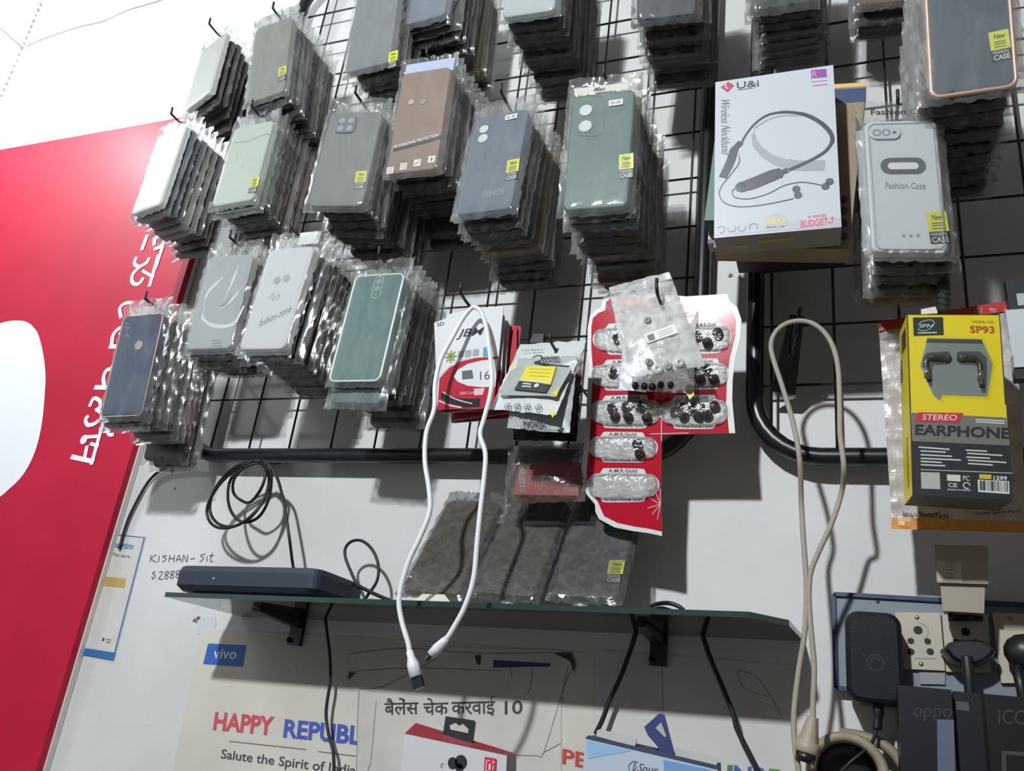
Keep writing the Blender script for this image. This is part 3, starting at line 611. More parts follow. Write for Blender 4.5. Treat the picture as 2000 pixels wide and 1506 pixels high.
# ---------------------------------------------------------------- yellow earphone box
c, M = pose((.1044, .200, .3399, .016, .096, .062)); W_, H_ = .0836, .1849
T = Thing('earphone_box', 'yellow and black earphone box with a six-sided window', 'box', c, M); L = T.loc
YB = mat('d6c21c', .4); DK = mat('23282b', .4); TR = mat('2a2c24', .5)
mb = MB(); mb.box((0, .024, 0), (W_, .048, H_)); mb.m = [0, 1, 0, 0, 2, 0]; T.part('carton', mb, [YB, YB, mat('5b5a48', .5)])
def ze(x, y): return L(1690 + x / 3.345, 600 + y / 3.345)
mb = MB(); mb.poly([ze(*p) for p in ((305, 875), (945, 905), (962, 1262), (312, 1228))], -.0003); T.part('black_panel', mb, DK)
mb = MB(); mb.poly([ze(*p) for p in ((302, 690), (920, 722), (945, 905), (305, 875))], -.0002); T.part('grey_band', mb, mat('6b6a62', .45))
mb = MB(); mb.ribbon([(x, z) for x, z in ((-W_ / 2 + .0004, -H_ / 2), (-W_ / 2 + .0004, H_ / 2), (W_ / 2 - .0004, H_ / 2), (W_ / 2 - .0004, 0.0))], .0012, -.0003); T.part('edge_print', mb, TR)
mb = MB(); mb.poly([ze(*p) for p in ((310, 68), (507, 66), (512, 182), (316, 188))], -.0004); lg = T.part('logo_panel', mb, mat('1d2a22', .4))
mb = MB(); mb.ribbon([ze(*p) for p in ((345, 120), (370, 95), (430, 85), (450, 105), (430, 135), (390, 155), (350, 150), (350, 140))], .0006, -.0006, 5); mb.text('SPN', ze(352, 136), ze(442, 136), ze(352, 112), -.0006, .01, .2); mb.ribbon([ze(342, 170), ze(467, 167)], .0012, -.0006); T.part('logo_lettering', mb, mat('b8c4b8', .4), lg)
mb = MB(); mb.text('SP93', ze(684, 168), ze(845, 172), ze(682, 122), -.0004, .02); T.part('model_lettering', mb, mat('a8481c', .4))
mb = MB(); mb.text('MODEL NO.', ze(700, 102), ze(845, 106), ze(699, 88), -.0004); T.part('fine_print', mb, mat('6a6220', .4))
hexp = [ze(*p) for p in ((405, 205), (760, 212), (830, 372), (795, 582), (505, 572), (482, 608), (440, 572), (358, 385))]
mb = MB(); mb.poly(hexp, -.0004); T.part('window_tray', mb, mat('7f8a88', .35), label='grey inner tray behind the window')
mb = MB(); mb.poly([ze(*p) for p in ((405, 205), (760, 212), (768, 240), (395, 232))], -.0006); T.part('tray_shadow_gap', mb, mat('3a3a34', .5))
mb = MB(); mb.poly([ze(*p) for p in ((400, 300), (545, 290), (555, 305), (555, 365), (540, 375), (445, 378), (436, 392), (438, 470), (432, 530), (395, 470), (372, 385), (378, 330))], -.0007); mb.poly([ze(*p) for p in ((605, 292), (745, 290), (790, 330), (795, 400), (788, 560), (760, 560), (742, 470), (740, 400), (715, 378), (620, 374), (596, 350), (597, 305))], -.0007)
T.part('tray_cutout', mb, mat('3f433c', .5))
eb = mat('33362e', .25)
for s, pts in ((1, [(520, 335), (470, 335), (420, 335), (395, 360), (400, 420), (415, 480)]), (-1, [(638, 335), (680, 336), (720, 345), (745, 375), (748, 440), (760, 520)])):
    mb = MB(); mb.tube(spline([Vector((ze(*p)[0], -.0016, ze(*p)[1])) for p in pts], 5), [.0036] * 10 + [.0024] * 40, 10); e = T.part('earbud', mb, eb, smooth=True)
    p = ze(*pts[0]); mb = MB(); mb.ball((p[0] + s * .001, -.002, p[1]), (.0048, .0030, .0042)); T.part('ear_tip', mb, mat('3d3f36', .5), e, smooth=True)
    p = ze(*pts[4]); mb = MB(); mb.tube([(p[0], -.0018, p[1] + .003), (p[0], -.0018, p[1] - .006)], .0029, 10); T.part('metal_sleeve', mb, mat('9a9a90', .2, .8), e, smooth=True)
mb = MB(); mb.poly([(x, z) for x, z in hexp], -.0058); T.part('clear_window', mb, film('clear_window_film', haze=.01, gloss=.03, bump=0.1, scale=30, rough=.05))
mb = MB(); mb.poly([ze(*p) for p in ((345, 688), (640, 692), (612, 757), (325, 750))], -.0005); rb = T.part('red_ribbon', mb, mat('b3323c', .4))
mb = MB(); mb.text('STEREO', ze(370, 738), ze(595, 742), ze(376, 700), -.0007, .01); T.part('ribbon_lettering', mb, mat('e0c8c4', .4), rb)
mb = MB(); mb.text('EARPHONE', ze(325, 835), ze(945, 862), ze(328, 765), -.0005, .03); T.part('title_lettering', mb, DK)
mb = MB()
for k, (xa, ya, xb, yb) in enumerate(((720, 735, 910, 745), (720, 750, 910, 760), (348, 915, 550, 930), (360, 940, 525, 948), (362, 965, 565, 975), (362, 988, 625, 1000), (362, 1008, 500, 1016), (362, 1030, 522, 1037), (655, 935, 795, 942), (665, 955, 895, 970), (660, 980, 815, 988), (670, 1000, 920, 1016), (670, 1022, 832, 1032), (362, 1062, 960, 1085))):
    mb.ribbon([ze(xa, ya), ze(xb, yb)], .0006 if k == 13 else .0013, -.0005)
mb.text('CE', ze(540, 1175), ze(600, 1178), ze(540, 1148), -.0005, .02); mb.text('FC', ze(638, 1133), ze(682, 1135), ze(638, 1102), -.0005, .01); mb.text('MADE IN INDIA', ze(538, 1198), ze(688, 1203), ze(538, 1186), -.0005, .01); mb.text('1299', ze(836, 1130), ze(926, 1133), ze(836, 1103), -.0005, .03)
T.part('panel_print', mb, mat('c4c4bc', .45)); mb = MB(); p = ze(662, 1166); mb.ribbon([(p[0] + .0028 * math.cos(a), p[1] + .0028 * math.sin(a)) for a in np.linspace(0, 5.3, 12)], .0010, -.0005)
mb.poly([ze(*p) for p in ((532, 1093), (620, 1098), (622, 1140), (534, 1135))], -.0005); T.part('panel_marks', mb, mat('c4c4bc', .45)); mb = MB(); mb.poly([ze(*p) for p in ((362, 1078), (485, 1082), (490, 1190), (366, 1186))], -.0005)
T.part('blank_square', mb, mat('a9aaa4', .45))
mb = MB(); mb.poly([ze(*p) for p in ((743, 1092), (822, 1095), (823, 1125), (744, 1122))], -.0006); T.part('price_flash', mb, mat('c8a63a', .45))
mb = MB(); mb.poly([ze(*p) for p in ((733, 1128), (938, 1138), (942, 1222), (737, 1208))], -.0006); bc = T.part('barcode_label', mb, mat('c9c9c4', .45))
mb = MB(); k = R_(5)
for i in range(22):
    f = (i + .5 + k.uniform(-.25, .25)) / 22; a = ze(745 + 185 * f, 1134 + 8 * f); b = ze(747 + 185 * f, 1196 + 12 * f); mb.ribbon([a, b], k.choice([.0003, .0005, .0009]), -.0008)
T.part('barcode_bars', mb, mat('3a3a38', .5), bc)
mb = MB(); xs = -W_ / 2 - .0003
for (y0, y1, za, zb) in ((.010, .034, H_ / 2 - .030, H_ / 2 - .010), (.036, .046, H_ / 2 - .058, H_ / 2 - .034)): mb.add([(xs, y0, za), (xs, y1, za), (xs, y1, zb), (xs, y0, zb)], [(0, 3, 2, 1)])
T.part('side_window', mb, mat('2a2a22', .3))
mb = MB(); mb.add([(xs, .016, -.08), (xs, .026, -.08), (xs, .026, -.03), (xs, .016, -.03)], [(0, 3, 2, 1)]); T.part('side_print', mb, mat('a8961c', .4))
# braided dark cable behind it with gold plug
mb = MB()
for s in (0, math.pi):
    mb.tube([at(1842 + 7 * math.sin(t * 1.9 + s), 538 + 6.5 * t, .165 + .006 * math.cos(t * 1.9 + s)) for t in np.linspace(0, 10.5, 60)], .0042, 8)
single('braided_cable', mb, mat('20241f', .6, bump=.6, scale=900), 'dark braided cable hanging above the yellow earphone box', 'cable', smooth=True)
mb = MB(); mb.hexa([at(1799, 604, .165), at(1831, 598, .165), at(1831, 612, .165), at(1799, 614, .165), at(1799, 604, .15), at(1831, 598, .15), at(1831, 612, .15), at(1799, 614, .15)])
single('white_tab', mb, mat('d8c8bc', .5), 'small white tab standing on top of the yellow earphone box', 'tab')

# ---------------------------------------------------------------- silver pouch behind the yellow box and packet at its right
T = Thing('silver_pouch', 'silver foil pouch with red top and orange bottom band, behind the earphone box', 'pouch', at(1860, 820, .10), rotm(-.02, 0, 0))
def grid_sheet(T, quad, nx, nz, noise, seed, yoff=0.0, wave=0):
    g = R_(seed); P = [T.loc(*q) for q in quad]; mb = MB(); vs = []; fs = []
    for j in range(nz + 1):
        for i in range(nx + 1):
            u, v = i / nx, j / nz; a = Vector(P[0]).lerp(Vector(P[1]), u); b = Vector(P[3]).lerp(Vector(P[2]), u); p = a.lerp(b, v)
            vs.append((p.x, yoff + g.uniform(-noise, noise) + wave * math.sin(v * 60 + u * 2 + math.sin(u * 7)), p.y))
    for j in range(nz):
        for i in range(nx):
            a = j * (nx + 1) + i; fs.append((a, a + nx + 1, a + nx + 2, a + 1))
    mb.add(vs, fs); return mb
SILV = mottled('silver_foil', 'a8a09c', 'c2bbb6', scale=40, rough=.3, bump=.3, bscale=90, spec=.8); ORG = mat('c88a3c', .35); REDF = mat('b03a34', .35)
T.part('foil', grid_sheet(T, [(1716, 636), (1985, 598), (2005, 1030), (1742, 1018)], 26, 60, .0009, 4, 0, .0007), SILV, smooth=True)
T.part('top_band', grid_sheet(T, [(1714, 630), (1990, 586), (1988, 606), (1716, 648)], 20, 3, .0005, 5, -.0022, 0), REDF, label='red top band')
T.part('bottom_band', grid_sheet(T, [(1741, 1012), (2006, 1020), (2006, 1042), (1741, 1034)], 20, 3, .0005, 6, -.0022, 0), ORG, label='orange bottom band')
mb = MB(); mb.text('Smart Spare Parts', T.loc(1762, 1011), T.loc(1852, 1016), T.loc(1762, 999), -.0024, .01); mb.text('Smart Spare Parts', T.loc(1905, 1008), T.loc(1992, 1004), T.loc(1905, 1000), -.0024, .01); T.part('pouch_lettering', mb, mat('3a3226', .5))
mb = MB(); mb.ribbon([T.loc(*p) for p in ((1792, 1000), (1810, 1007), (1830, 1003), (1835, 1000))], .0014, -.0024, 4); T.part('swoosh', mb, mat('8a6a2c', .5))
T.part('side_band', grid_sheet(T, [(1968, 568), (1982, 566), (1972, 650), (1962, 648)], 2, 10, .0006, 7, -.003, 0), mat('c0304a', .4), label='pinkish red edge')
T = neighbour_box('accessory_packet', 'white packet with dark top at the right end behind the earphone box', [(1976, 605), (2060, 600), (2050, 712), (1968, 718)], .15, .012, mat('c2c6ca', .3))
T.part('dark_header', MB().box((0.004, .006, T.h / 2 + .018), (T.w, .012, .036)), mat('20242c', .4))
mb = MB(); mb.rect(-T.w / 2 + .012, T.h / 2 + .004, -T.w / 2 + .02, T.h / 2 + .018, -.0003); T.part('barcode_mark', mb, mat('a9adb2', .5))
T.part('dark_base', MB().box((0.0, .008, -T.h / 2 - .006), (T.w, .012, .012)), mat('1c1e22', .4))

# ---------------------------------------------------------------- memory card packs on a hook
c, M = pose((-.4337, .176, .4175, -.042, -.091, .123)); 
T = Thing('memory_card_pack', 'white and red memory card pack lettered with a large 16, foremost of its stack', 'card pack', c, M); L = T.loc
def zj(x, y): return L(830 + x / 3.347, 560 + y / 3.347)
outl = [zj(*p) for p in ((60, 235), (145, 205), (150, 180), (290, 150), (400, 135), (495, 128), (512, 140), (478, 500), (445, 795), (82, 803))]
mb = MB(); mb.prism(outl, 0, .0012); T.part('card', mb, mat('d6d8da', .35))
mb = MB(); mb.poly([zj(*p) for p in ((95, 600), (160, 530), (240, 487), (340, 465), (482, 455), (447, 795), (82, 803))], -.0003); T.part('red_swoosh', mb, mat('b01c34', .35))
mb = MB(); mb.poly([zj(*p) for p in ((190, 590), (215, 545), (280, 505), (370, 483), (477, 473), (460, 655), (370, 658), (280, 648), (215, 622))], -.0005); mb.ribbon([zj(*p) for p in ((100, 580), (170, 515), (260, 470), (360, 462))], .0010, -.0005, 4); mb.ribbon([zj(*p) for p in ((92, 745), (160, 775), (240, 790))], .0016, -.0006, 4); mb.ribbon([zj(*p) for p in ((120, 690), (200, 735), (310, 765))], .0012, -.0006, 4); T.part('white_swoosh', mb, mat('d6d8da', .35))
mb = MB(); mb.poly([zj(*p) for p in ((105, 700), (130, 692), (180, 720), (270, 735), (362, 728), (358, 785), (260, 790), (170, 765), (108, 735))], -.0005); T.part('black_swoosh', mb, mat('1c1e22', .35))
mb = MB(); mb.text('JBM', zj(205, 348), zj(382, 330), zj(215, 282), -.0005, .005, .25); mb.text('16', zj(362, 610), zj(425, 606), zj(362, 555), -.0006, -.006); mb.text('SD', zj(80, 262), zj(125, 252), zj(80, 238), -.0005); T.part('brand_lettering', mb, mat('33353a', .4))
mb = MB(); mb.poly([zj(*p) for p in ((243, 552), (310, 545), (318, 600), (245, 608))], -.0007); T.part('chip_picture', mb, mat('6c7076', .3, .3))
mb = MB(); mb.text('SDHC Card', zj(232, 708), zj(318, 700), zj(232, 690), -.0006, .01); mb.poly([zj(*p) for p in ((322, 668), (392, 664), (378, 708), (322, 710))], -.0006); T.part('white_lettering', mb, mat('d8b8bc', .4))
mb = MB(); p = zj(170, 458); mb.disc(p[0], p[1], .0055, y=-.0005)
for a in range(8): mb.ribbon([p, (p[0] + .0085 * math.cos(a * .785), p[1] + .0085 * math.sin(a * .785))], .002, -.0006)
T.part('green_flower', mb, mat('8f9c4a', .5))
mb = MB()
for q in ((237, 440), (283, 436), (333, 430)): p = zj(*q); mb.rect(p[0] - .0042, p[1] - .0042, p[0] + .0042, p[1] + .0042, -.0005)
T.part('device_icons', mb, mat('9a9ca0', .5))
mb = MB(); p = zj(402, 424); mb.rect(p[0] - .0045, p[1] - .006, p[0] + .0045, p[1] + .006, -.0005); T.part('blue_mark', mb, mat('4a9cc0', .5))
g = R_(12); pal = [('d0d2d4', 'a81c30'), ('cfd1d3', 'b01c34'), ('d2d2d0', '9a1a2c'), ('c8cacc', 'a81c30')]
Hj = Vector((at(922, 598, .17).x, 0, at(922, 598, .17).z - .004))
for i in range(1, 9):
    red = i in (5, 6); Mi = rotm(-.05 + g.uniform(-.06, .09), -.05, .10 * (1 - i / 9)); 
    cc = Vector((c.x + .004 + g.uniform(-.003, .004) + (.012 if red else 0), c.y + .0055 * i, c.z + g.uniform(-.004, .004)))
    Q = Thing('memory_card_pack', 'memory card pack with red upper edge, behind the 16 pack' if red else 'memory card pack squeezed behind the foremost 16 pack', 'card pack', cc, Mi, 'red topped memory card packs' if red else 'memory card packs behind the 16 pack')
    mb = MB(); mb.prism(rrect(.083, .118, .004, 3), 0, .0012); mb.box((0, .0024, -.012), (.05, .0024, .06)); Q.part('card', mb, mat(pal[i % 4][0] if not red else 'b0202e', .35))
    mb = MB(); mb.rect(-.0405, -.0585, .0405, -.015, -.0002); Q.part('red_swoosh', mb, mat(pal[i % 4][1], .35))
mb = MB(); mb.tube(spline([Vector((Hj.x, -.026, Hj.z)), Vector((Hj.x, -.15, Hj.z)), Vector((Hj.x, -.205, Hj.z + .003)), Vector((Hj.x + .001, -.210, Hj.z + .016))], 6), .0019, 8)
single('wall_hook', mb, WIRE, 'black wire hook carrying the memory card packs', 'hook', 'black wire hooks on the grids', smooth=True)

# ---------------------------------------------------------------- battery pouches
def pouch_sheet(T, outline_q, bulge, seed, nx=14, nz=16, noise=.0006):
    g = R_(seed); P = [Vector(T.loc(*q)) for q in outline_q]; mb = MB()
    edge = {}
    for sgn in (-1, 1):
        vs = []; fs = []
        for j in range(nz + 1):
            for i in range(nx + 1):
                u, v = i / nx, j / nz; p = P[0].lerp(P[1], u).lerp(P[3].lerp(P[2], u), v); bd = i in (0, nx) or j in (0, nz)
                if bd:
                    if (i, j) not in edge: edge[(i, j)] = (p.x + g.uniform(-.0006, .0006), g.uniform(-.0012, .0012), p.y + g.uniform(-.0008, .0008))
                    vs.append(edge[(i, j)])
                else: vs.append((p.x, sgn * bulge * (math.sin(math.pi * u) * math.sin(math.pi * v)) ** .6 + g.uniform(-noise, noise), p.y))
        for j in range(nz):
            for i in range(nx):
                a = j * (nx + 1) + i; f = (a, a + nx + 1, a + nx + 2, a + 1); fs.append(f if sgn < 0 else f[::-1])
        mb.add(vs, fs)
    return mb
c, M = pose((-.3353, .185, .3922, .128, -.110, -.292)); T = Thing('battery_pouch', 'white battery pouch showing a yellow topped battery, foremost of its hook', 'pouch', c, M); L = T.loc
mb = pouch_sheet(T, [(1017, 672), (1145, 665), (1086, 811), (957, 799)], .006, 3); T.part('pouch', mb, mat('c9cccb', .3), smooth=True)
yb = -.0088
def zb(x, y, o=0): return T.loc(830 + x / 3.347, 560 + y / 3.347, yb - o)
mb = MB(); mb.poly([zb(*p) for p in ((560, 545), (640, 520), (960, 530), (885, 660), (850, 720), (800, 712), (500, 708), (480, 690))], yb + .0004); T.part('clear_window', mb, mat('a3a8a4', .2))
q0 = [zb(*p) for p in ((668, 530), (862, 530), (826, 650), (626, 618))]; q1 = [zb(*p) for p in ((626, 618), (826, 640), (795, 698), (590, 678))]
def bat_block(q, y): return q
mb = MB(); mb.prism(q0, yb - .0028, yb); bt = T.part('battery', mb, mat('d8cc48', .3), label='yellow upper half of a battery'); mb = MB(); mb.prism(q1, yb - .0026, yb); T.part('battery_label', mb, mat('3b3f3e', .35), label='dark grey label half of the battery')
mb = MB()
for k in range(3): mb.ribbon([zb(690, 548 + k * 22), zb(835 - k * 8, 552 + k * 24)], .0006, yb - .003)
T.part('battery_print', mb, mat('8c8430', .5), bt)
mb = MB(); mb.ribbon([zb(626, 622), zb(822, 640), zb(826, 632)], .0016, yb - .003); p = zb(735, 655); mb.disc(p[0], p[1], .003, y=yb - .003); mb.ribbon([zb(645, 642), zb(700, 648)], .0018, yb - .003); mb.ribbon([zb(640, 660), zb(700, 664)], .0018, yb - .003); T.part('white_print', mb, mat('c8ccc8', .4))
ylo = -.0072
mb = MB(); mb.text('GRAND', zb(770, 472), zb(878, 468), zb(773, 456), yb, .03); mb.text('CLASSIC', zb(766, 490), zb(890, 488), zb(768, 476), yb, .03); mb.text('Li-ion Battery', zb(632, 425), zb(772, 422), zb(632, 407), yb, .005)
p = zb(733, 470); mb.ribbon([(p[0] + .0065 * math.cos(a), p[1] + .0048 * math.sin(a)) for a in np.linspace(0, 6.28, 16)], .0020, yb, closed=True)
mb.ribbon([zb(*p) for p in ((690, 495), (760, 500), (850, 515), (945, 522))], .0030, yb, 4); T.part('brand_lettering', mb, mat('3a3e40', .4))
mb = MB(); mb.ribbon([zb(*p) for p in ((560, 528), (600, 508), (640, 500), (690, 495))], .0022, yb, 4); mb.poly([zb(*p) for p in ((830, 695), (885, 655), (860, 718))], yb); mb.poly([zb(*p) for p in ((808, 812), (858, 800), (825, 842))], yb + .004); T.part('yellow_accent', mb, mat('cfc63a', .4))
mb = MB()
for q in ((532, 768), (595, 768), (662, 772), (735, 775)): p = zb(*q); mb.ribbon([(p[0] + .0036 * math.cos(a), p[1] + .0036 * math.sin(a)) for a in np.linspace(0, 6.28, 12)], .0010, yb + .003, closed=True); mb.disc(p[0], p[1], .0013, y=yb + .003)
T.part('icons', mb, mat('55595a', .4))
def plain_pouch(label, quad, d, m, bulge=.005, seed=1, pitch=-.0, tilt=0.0):
    p = [at(*q, d) for q in quad]; cc = sum(p, Vector()) / 4; T = Thing('battery_pouch', label, 'pouch', cc, rotm(0, tilt, pitch)); T.part('pouch', pouch_sheet(T, quad, bulge, seed), m, smooth=True); return T
T = plain_pouch('grey white pouch with a lettered bottom flap, second on the battery hook', [(1012, 700), (1128, 694), (1112, 846), (990, 836)], .188, mat('a9aeb0', .3), seed=5)
mb = MB(); mb.text('NOKIA', T.loc(1022, 830, -.0045), T.loc(1066, 833, -.0045), T.loc(1022, 820, -.0045), -.0047, .03); mb.ribbon([T.loc(1018, 837, -.004), T.loc(1090, 841, -.004)], .0012, -.0042); T.part('pouch_lettering', mb, mat('2a2c30', .4))
T = plain_pouch('blue pouch sticking out right behind the white battery pouch', [(1035, 715), (1126, 730), (1113, 818), (1030, 818)], .140, mat('2a4a80', .35), seed=6)
T = plain_pouch('reddish brown pouch behind the blue battery pouch', [(1050, 690), (1141, 680), (1130, 790), (1050, 780)], .120, mat('57403c', .4), seed=7)
T = plain_pouch('black pouch with yellow corner low on the battery hook', [(1008, 760), (1135, 755), (1125, 862), (1003, 860)], .105, mat('17191b', .3), seed=8)
mb = MB(); mb.poly([T.loc(*p) for p in ((1108, 828), (1128, 835), (1117, 852))], -.006); T.part('yellow_corner', mb, mat('a88f2c', .5))
for i in range(3):
    T = plain_pouch('dark pouch packed between the battery pouches', [(1006, 742 + 6 * i), (1130, 736 + 6 * i), (1122, 840 + 7 * i), (1002, 838 + 7 * i)], .150 - .013 * i, mat(['2c3034', '3c3e3c', '24282c'][i], .3), .0042, 20 + i); T.o['group'] = 'dark battery pouches'
Hb = at(1081, 672, .19); mb = MB(); mb.tube(spline([Vector((Hb.x, -.026, Hb.z - .004)), Vector((Hb.x, -.16, Hb.z - .004)), Vector((Hb.x, -.2, Hb.z - .001)), Vector((Hb.x, -.203, Hb.z + .008))], 6), .0019, 8)
single('wall_hook', mb, WIRE, 'black wire hook carrying the battery pouches', 'hook', 'black wire hooks on the grids', smooth=True)
mb = MB(); mb.add([], []); q = [at(*p, .05) for p in ((1042, 652), (1062, 652), (1060, 668), (1034, 668))]; mb.hexa(q + [v + Vector((0, .012, 0)) for v in q]); single('grid_clip', mb, BLK, 'black plastic clip on the grid above the battery pouches', 'clip')
# bagged red phone box
T = Thing('phone_box', 'red phone box inside a smoky clear bag below the battery pouches', 'box', at(1060, 935, .105), rotm(0.0, 0, -.1))
q = [T.loc(*p) for p in ((1003, 908), (1128, 900), (1130, 968), (1003, 966))]; mb = MB(); mb.prism(q, 0, .016); T.part('carton', mb, mat('b02a34', .4))
mb = MB(); mb.poly([T.loc(*p) for p in ((1014, 910), (1026, 909), (1027, 960), (1015, 960))], -.0003); bc = T.part('barcode_label', mb, mat('b9a8a4', .5))
mb = MB(); k = R_(8)
for i in range(14): a = T.loc(1015.5, 912 + i * 3.4); b = T.loc(1026, 912 + i * 3.4); mb.ribbon([a, b], k.choice([.0004, .0008, .0011]), -.0005)
T.part('barcode_bars', mb, mat('3a2a2a', .5), bc)
mb = MB(); mb.text('itel', T.loc(1101, 940), T.loc(1109, 912), T.loc(1114, 942), -.0004, .0); p = T.loc(1075, 931); mb.ribbon([(p[0] + x, p[1] + z) for x, z in rrect(.012, .012, .003, 3)], .0007, -.0004, closed=True); mb.ribbon([(p[0] + x, p[1] + z) for x, z in rrect(.007, .003, .0014, 3)], .0007, -.0004, closed=True)
for i in range(5): mb.ribbon([T.loc(1034 + i * 6, 918), T.loc(1034 + i * 6, 955 - (i % 2) * 12)], .0005, -.0004)
mb.ribbon([T.loc(*p) for p in ((1062, 966), (1066, 957), (1076, 955), (1084, 960), (1086, 967))], .0007, -.0004, 4); T.part('carton_lettering', mb, mat('d88a88', .4))
T.part('bag', pouch_sheet(T, [(993, 872), (1142, 866), (1142, 980), (984, 984)], .011, 9, noise=.0009), FILM_GREY, smooth=True)

# ---------------------------------------------------------------- red card of ear tips, and the clear bags over it
T = Thing('eartip_card', 'red blister card of dark ear tips with its lower right part torn off', 'blister card', at(1290, 780, .115), rotm(0, .0, .105)); L = T.loc
outer = [(1148, 640), (1152, 618), (1163, 605), (1174, 600), (1178, 582), (1192, 572), (1240, 570), (1290, 574), (1340, 579), (1420, 574), (1425, 588), (1440, 600), (1448, 625), (1446, 660), (1436, 700), (1431, 740), (1430, 780), (1433, 815), (1436, 846), (1365, 847), (1293, 850), (1292, 900), (1291, 960), (1292, 1010), (1293, 1047), (1265, 1041), (1235, 1037), (1200, 1030), (1170, 1014), (1163, 1000), (1162, 985), (1145, 965), (1136, 940), (1135, 920), (1140, 880), (1145, 830), (1146, 780), (1150, 720), (1147, 680)]
red = [(1155, 640), (1158, 622), (1168, 612), (1182, 606), (1184, 590), (1194, 582), (1240, 580), (1290, 583), (1340, 588), (1408, 582), (1414, 594), (1430, 606), (1437, 626), (1436, 656), (1425, 700), (1420, 740), (1418, 785), (1424, 846), (1365, 847), (1293, 850), (1292, 900), (1291, 960), (1292, 1010), (1293, 1038), (1265, 1032), (1238, 1028), (1206, 1021), (1180, 1008), (1172, 990), (1168, 980), (1152, 960), (1146, 938), (1146, 920), (1150, 880), (1154, 830), (1155, 780), (1158, 720), (1155, 680)]
mb = MB(); mb.prism([L(*p) for p in outer], 0, .0012); T.part('card', mb, mat('d3d2d0', .4))
def ripple(mb, seed, amp): return mb
mb = MB(); mb.poly([L(*p) for p in red], -.0004); T.part('red_print', mb, mat('b5142e', .16, spec=.4, bump=.05, scale=40))
PALEF = mottled('blister_backing', 'a8a3a6', 'c6c3c4', scale=60, rough=.35, bump=.3, bscale=150, spec=.6)
BUD = mat('2a1f26', .6, spec=.25); BUDIN = mat('7c4436', .45)
g = R_(21)
wins = [((1158, 634), (1300, 628), (1300, 692), (1160, 694), 2), ((1154, 704), (1296, 700), (1296, 762), (1154, 764), 3), ((1152, 774), (1292, 770), (1290, 838), (1152, 836), 6), ((1150, 843), (1284, 845), (1284, 904), (1150, 903), 2), ((1148, 914), (1287, 916), (1287, 980), (1148, 982), 0),
        ((1330, 632), (1428, 628), (1426, 690), (1330, 692), 3), ((1324, 702), (1422, 700), (1422, 760), (1322, 762), 4), ((1290, 774), (1424, 770), (1422, 838), (1290, 838), 7)]
for wi, (a, b, c_, d_, nb) in enumerate(wins):
    def uv(u, v):
        p = Vector(L(*a)).lerp(Vector(L(*b)), u).lerp(Vector(L(*d_)).lerp(Vector(L(*c_)), u), v); return (p.x, p.y)
    def cloud(e=0.0):
        pts = [(.22, .02), (.30, 0), (.72, 0), (.80, .03), (.83, .16), (.93, .20), (1, .38), (1, .62), (.93, .80), (.84, .82), (.80, .96), (.72, 1), (.30, 1), (.21, .97), (.17, .82), (.07, .80), (0, .62), (0, .38), (.07, .20), (.17, .16)]
        return [uv(.5 + (u - .5) * (1 - e), .5 + (v - .5) * (1 - e)) for u, v in pts]
    mb = MB(); mb.poly([(p.x, p.y) for p in spline([Vector(q + (0,)) for q in cloud()], 3, True)], -.0007); bl = T.part('blister_window', mb, mat('c9c8c8', .4))
    mb = MB(); mb.text('A.M.R.Gold', uv(.30, .13), uv(.70, .13), uv(.30, .02), -.0009, .02); T.part('window_lettering', mb, mat('3a2c30', .5), bl); mb = MB(); mb.text('For Smart Phone& Tablets', uv(.24, .97), uv(.78, .97), uv(.24, .87), -.0009, .005); T.part('window_fine_print', mb, mat('3a2c30', .5), bl)
    mb = MB(); n0 = [uv(u, v) for u, v in ((.18, .17), (.82, .17), (.97, .3), (.97, .72), (.83, .86), (.18, .86), (.03, .7), (.03, .3))]; mb.poly([(p.x, p.y) for p in spline([Vector(q + (0,)) for q in n0], 3, True)], -.0010); T.part('blister_backing', mb, PALEF, bl)
    # domed clear blister
    mb = MB(); rings = []
    base = [Vector((p.x, p.y, 0)) for p in spline([Vector(q + (0,)) for q in n0], 3, True)]; cen = sum(base, Vector()) / len(base)
    for f, h in ((1, .001), (.97, .005), (.9, .0085), (.6, .0100), (.25, .0104)):
        rings.append([Vector((cen.x + (p.x - cen.x) * f + g.uniform(-.0006, .0006), -h - g.uniform(0, .0008), cen.y + (p.y - cen.y) * f + g.uniform(-.0006, .0006))) for p in base])
    mb.loft(rings, False, True); T.part('clear_blister', mb, FILM_BLISTER, bl, smooth=True)
    for q in range(nb):
        u, v = (.25 + .6 * ((q + .5) / max(nb, 1)) + g.uniform(-.04, .04), .5 + (.16 if q % 2 else -.1) + g.uniform(-.05, .05)) if nb > 2 else ((.72, .42), (.76, .72))[q] if wi == 3 else (.35 + q * .35, .5)
        p = uv(u, v); rr = .0058 if nb > 2 else .0052
        R3 = rotm(g.uniform(-1, 1), g.uniform(-1, 1), g.uniform(-.8, .8)); mb = MB(); ctr = Vector((p[0], -.0052, p[1]))
        prof = [(.0032, -.0045), (.0056, -.0035), (.0061, 0), (.0052, .003), (.0030, .0045), (.0016, .0042), (.0016, -.001)]
        mb.loft([[ctr + R3 @ Vector((r * math.cos(t * math.pi / 6), y, r * math.sin(t * math.pi / 6))) for t in range(12)] for r, y in prof][::-1], True, True)
        if q % 3 == 1: mb.cm = 1; mb.tube([ctr + R3 @ Vector((.0022 * math.cos(t * .6), -.0047, .0022 * math.sin(t * .6))) for t in range(11)], .0008, 5)
        T.part('ear_tip', mb, [BUD, BUDIN], bl, smooth=True)
mb = MB(); p0 = L(1290, 985); 
for dx, dy in ((-22, -12), (-25, 8), (-16, 20), (-6, 30), (-10, -26), (0, -30)): mb.ribbon([p0, L(1290 + dx, 985 + dy)], .0007, -.0007)
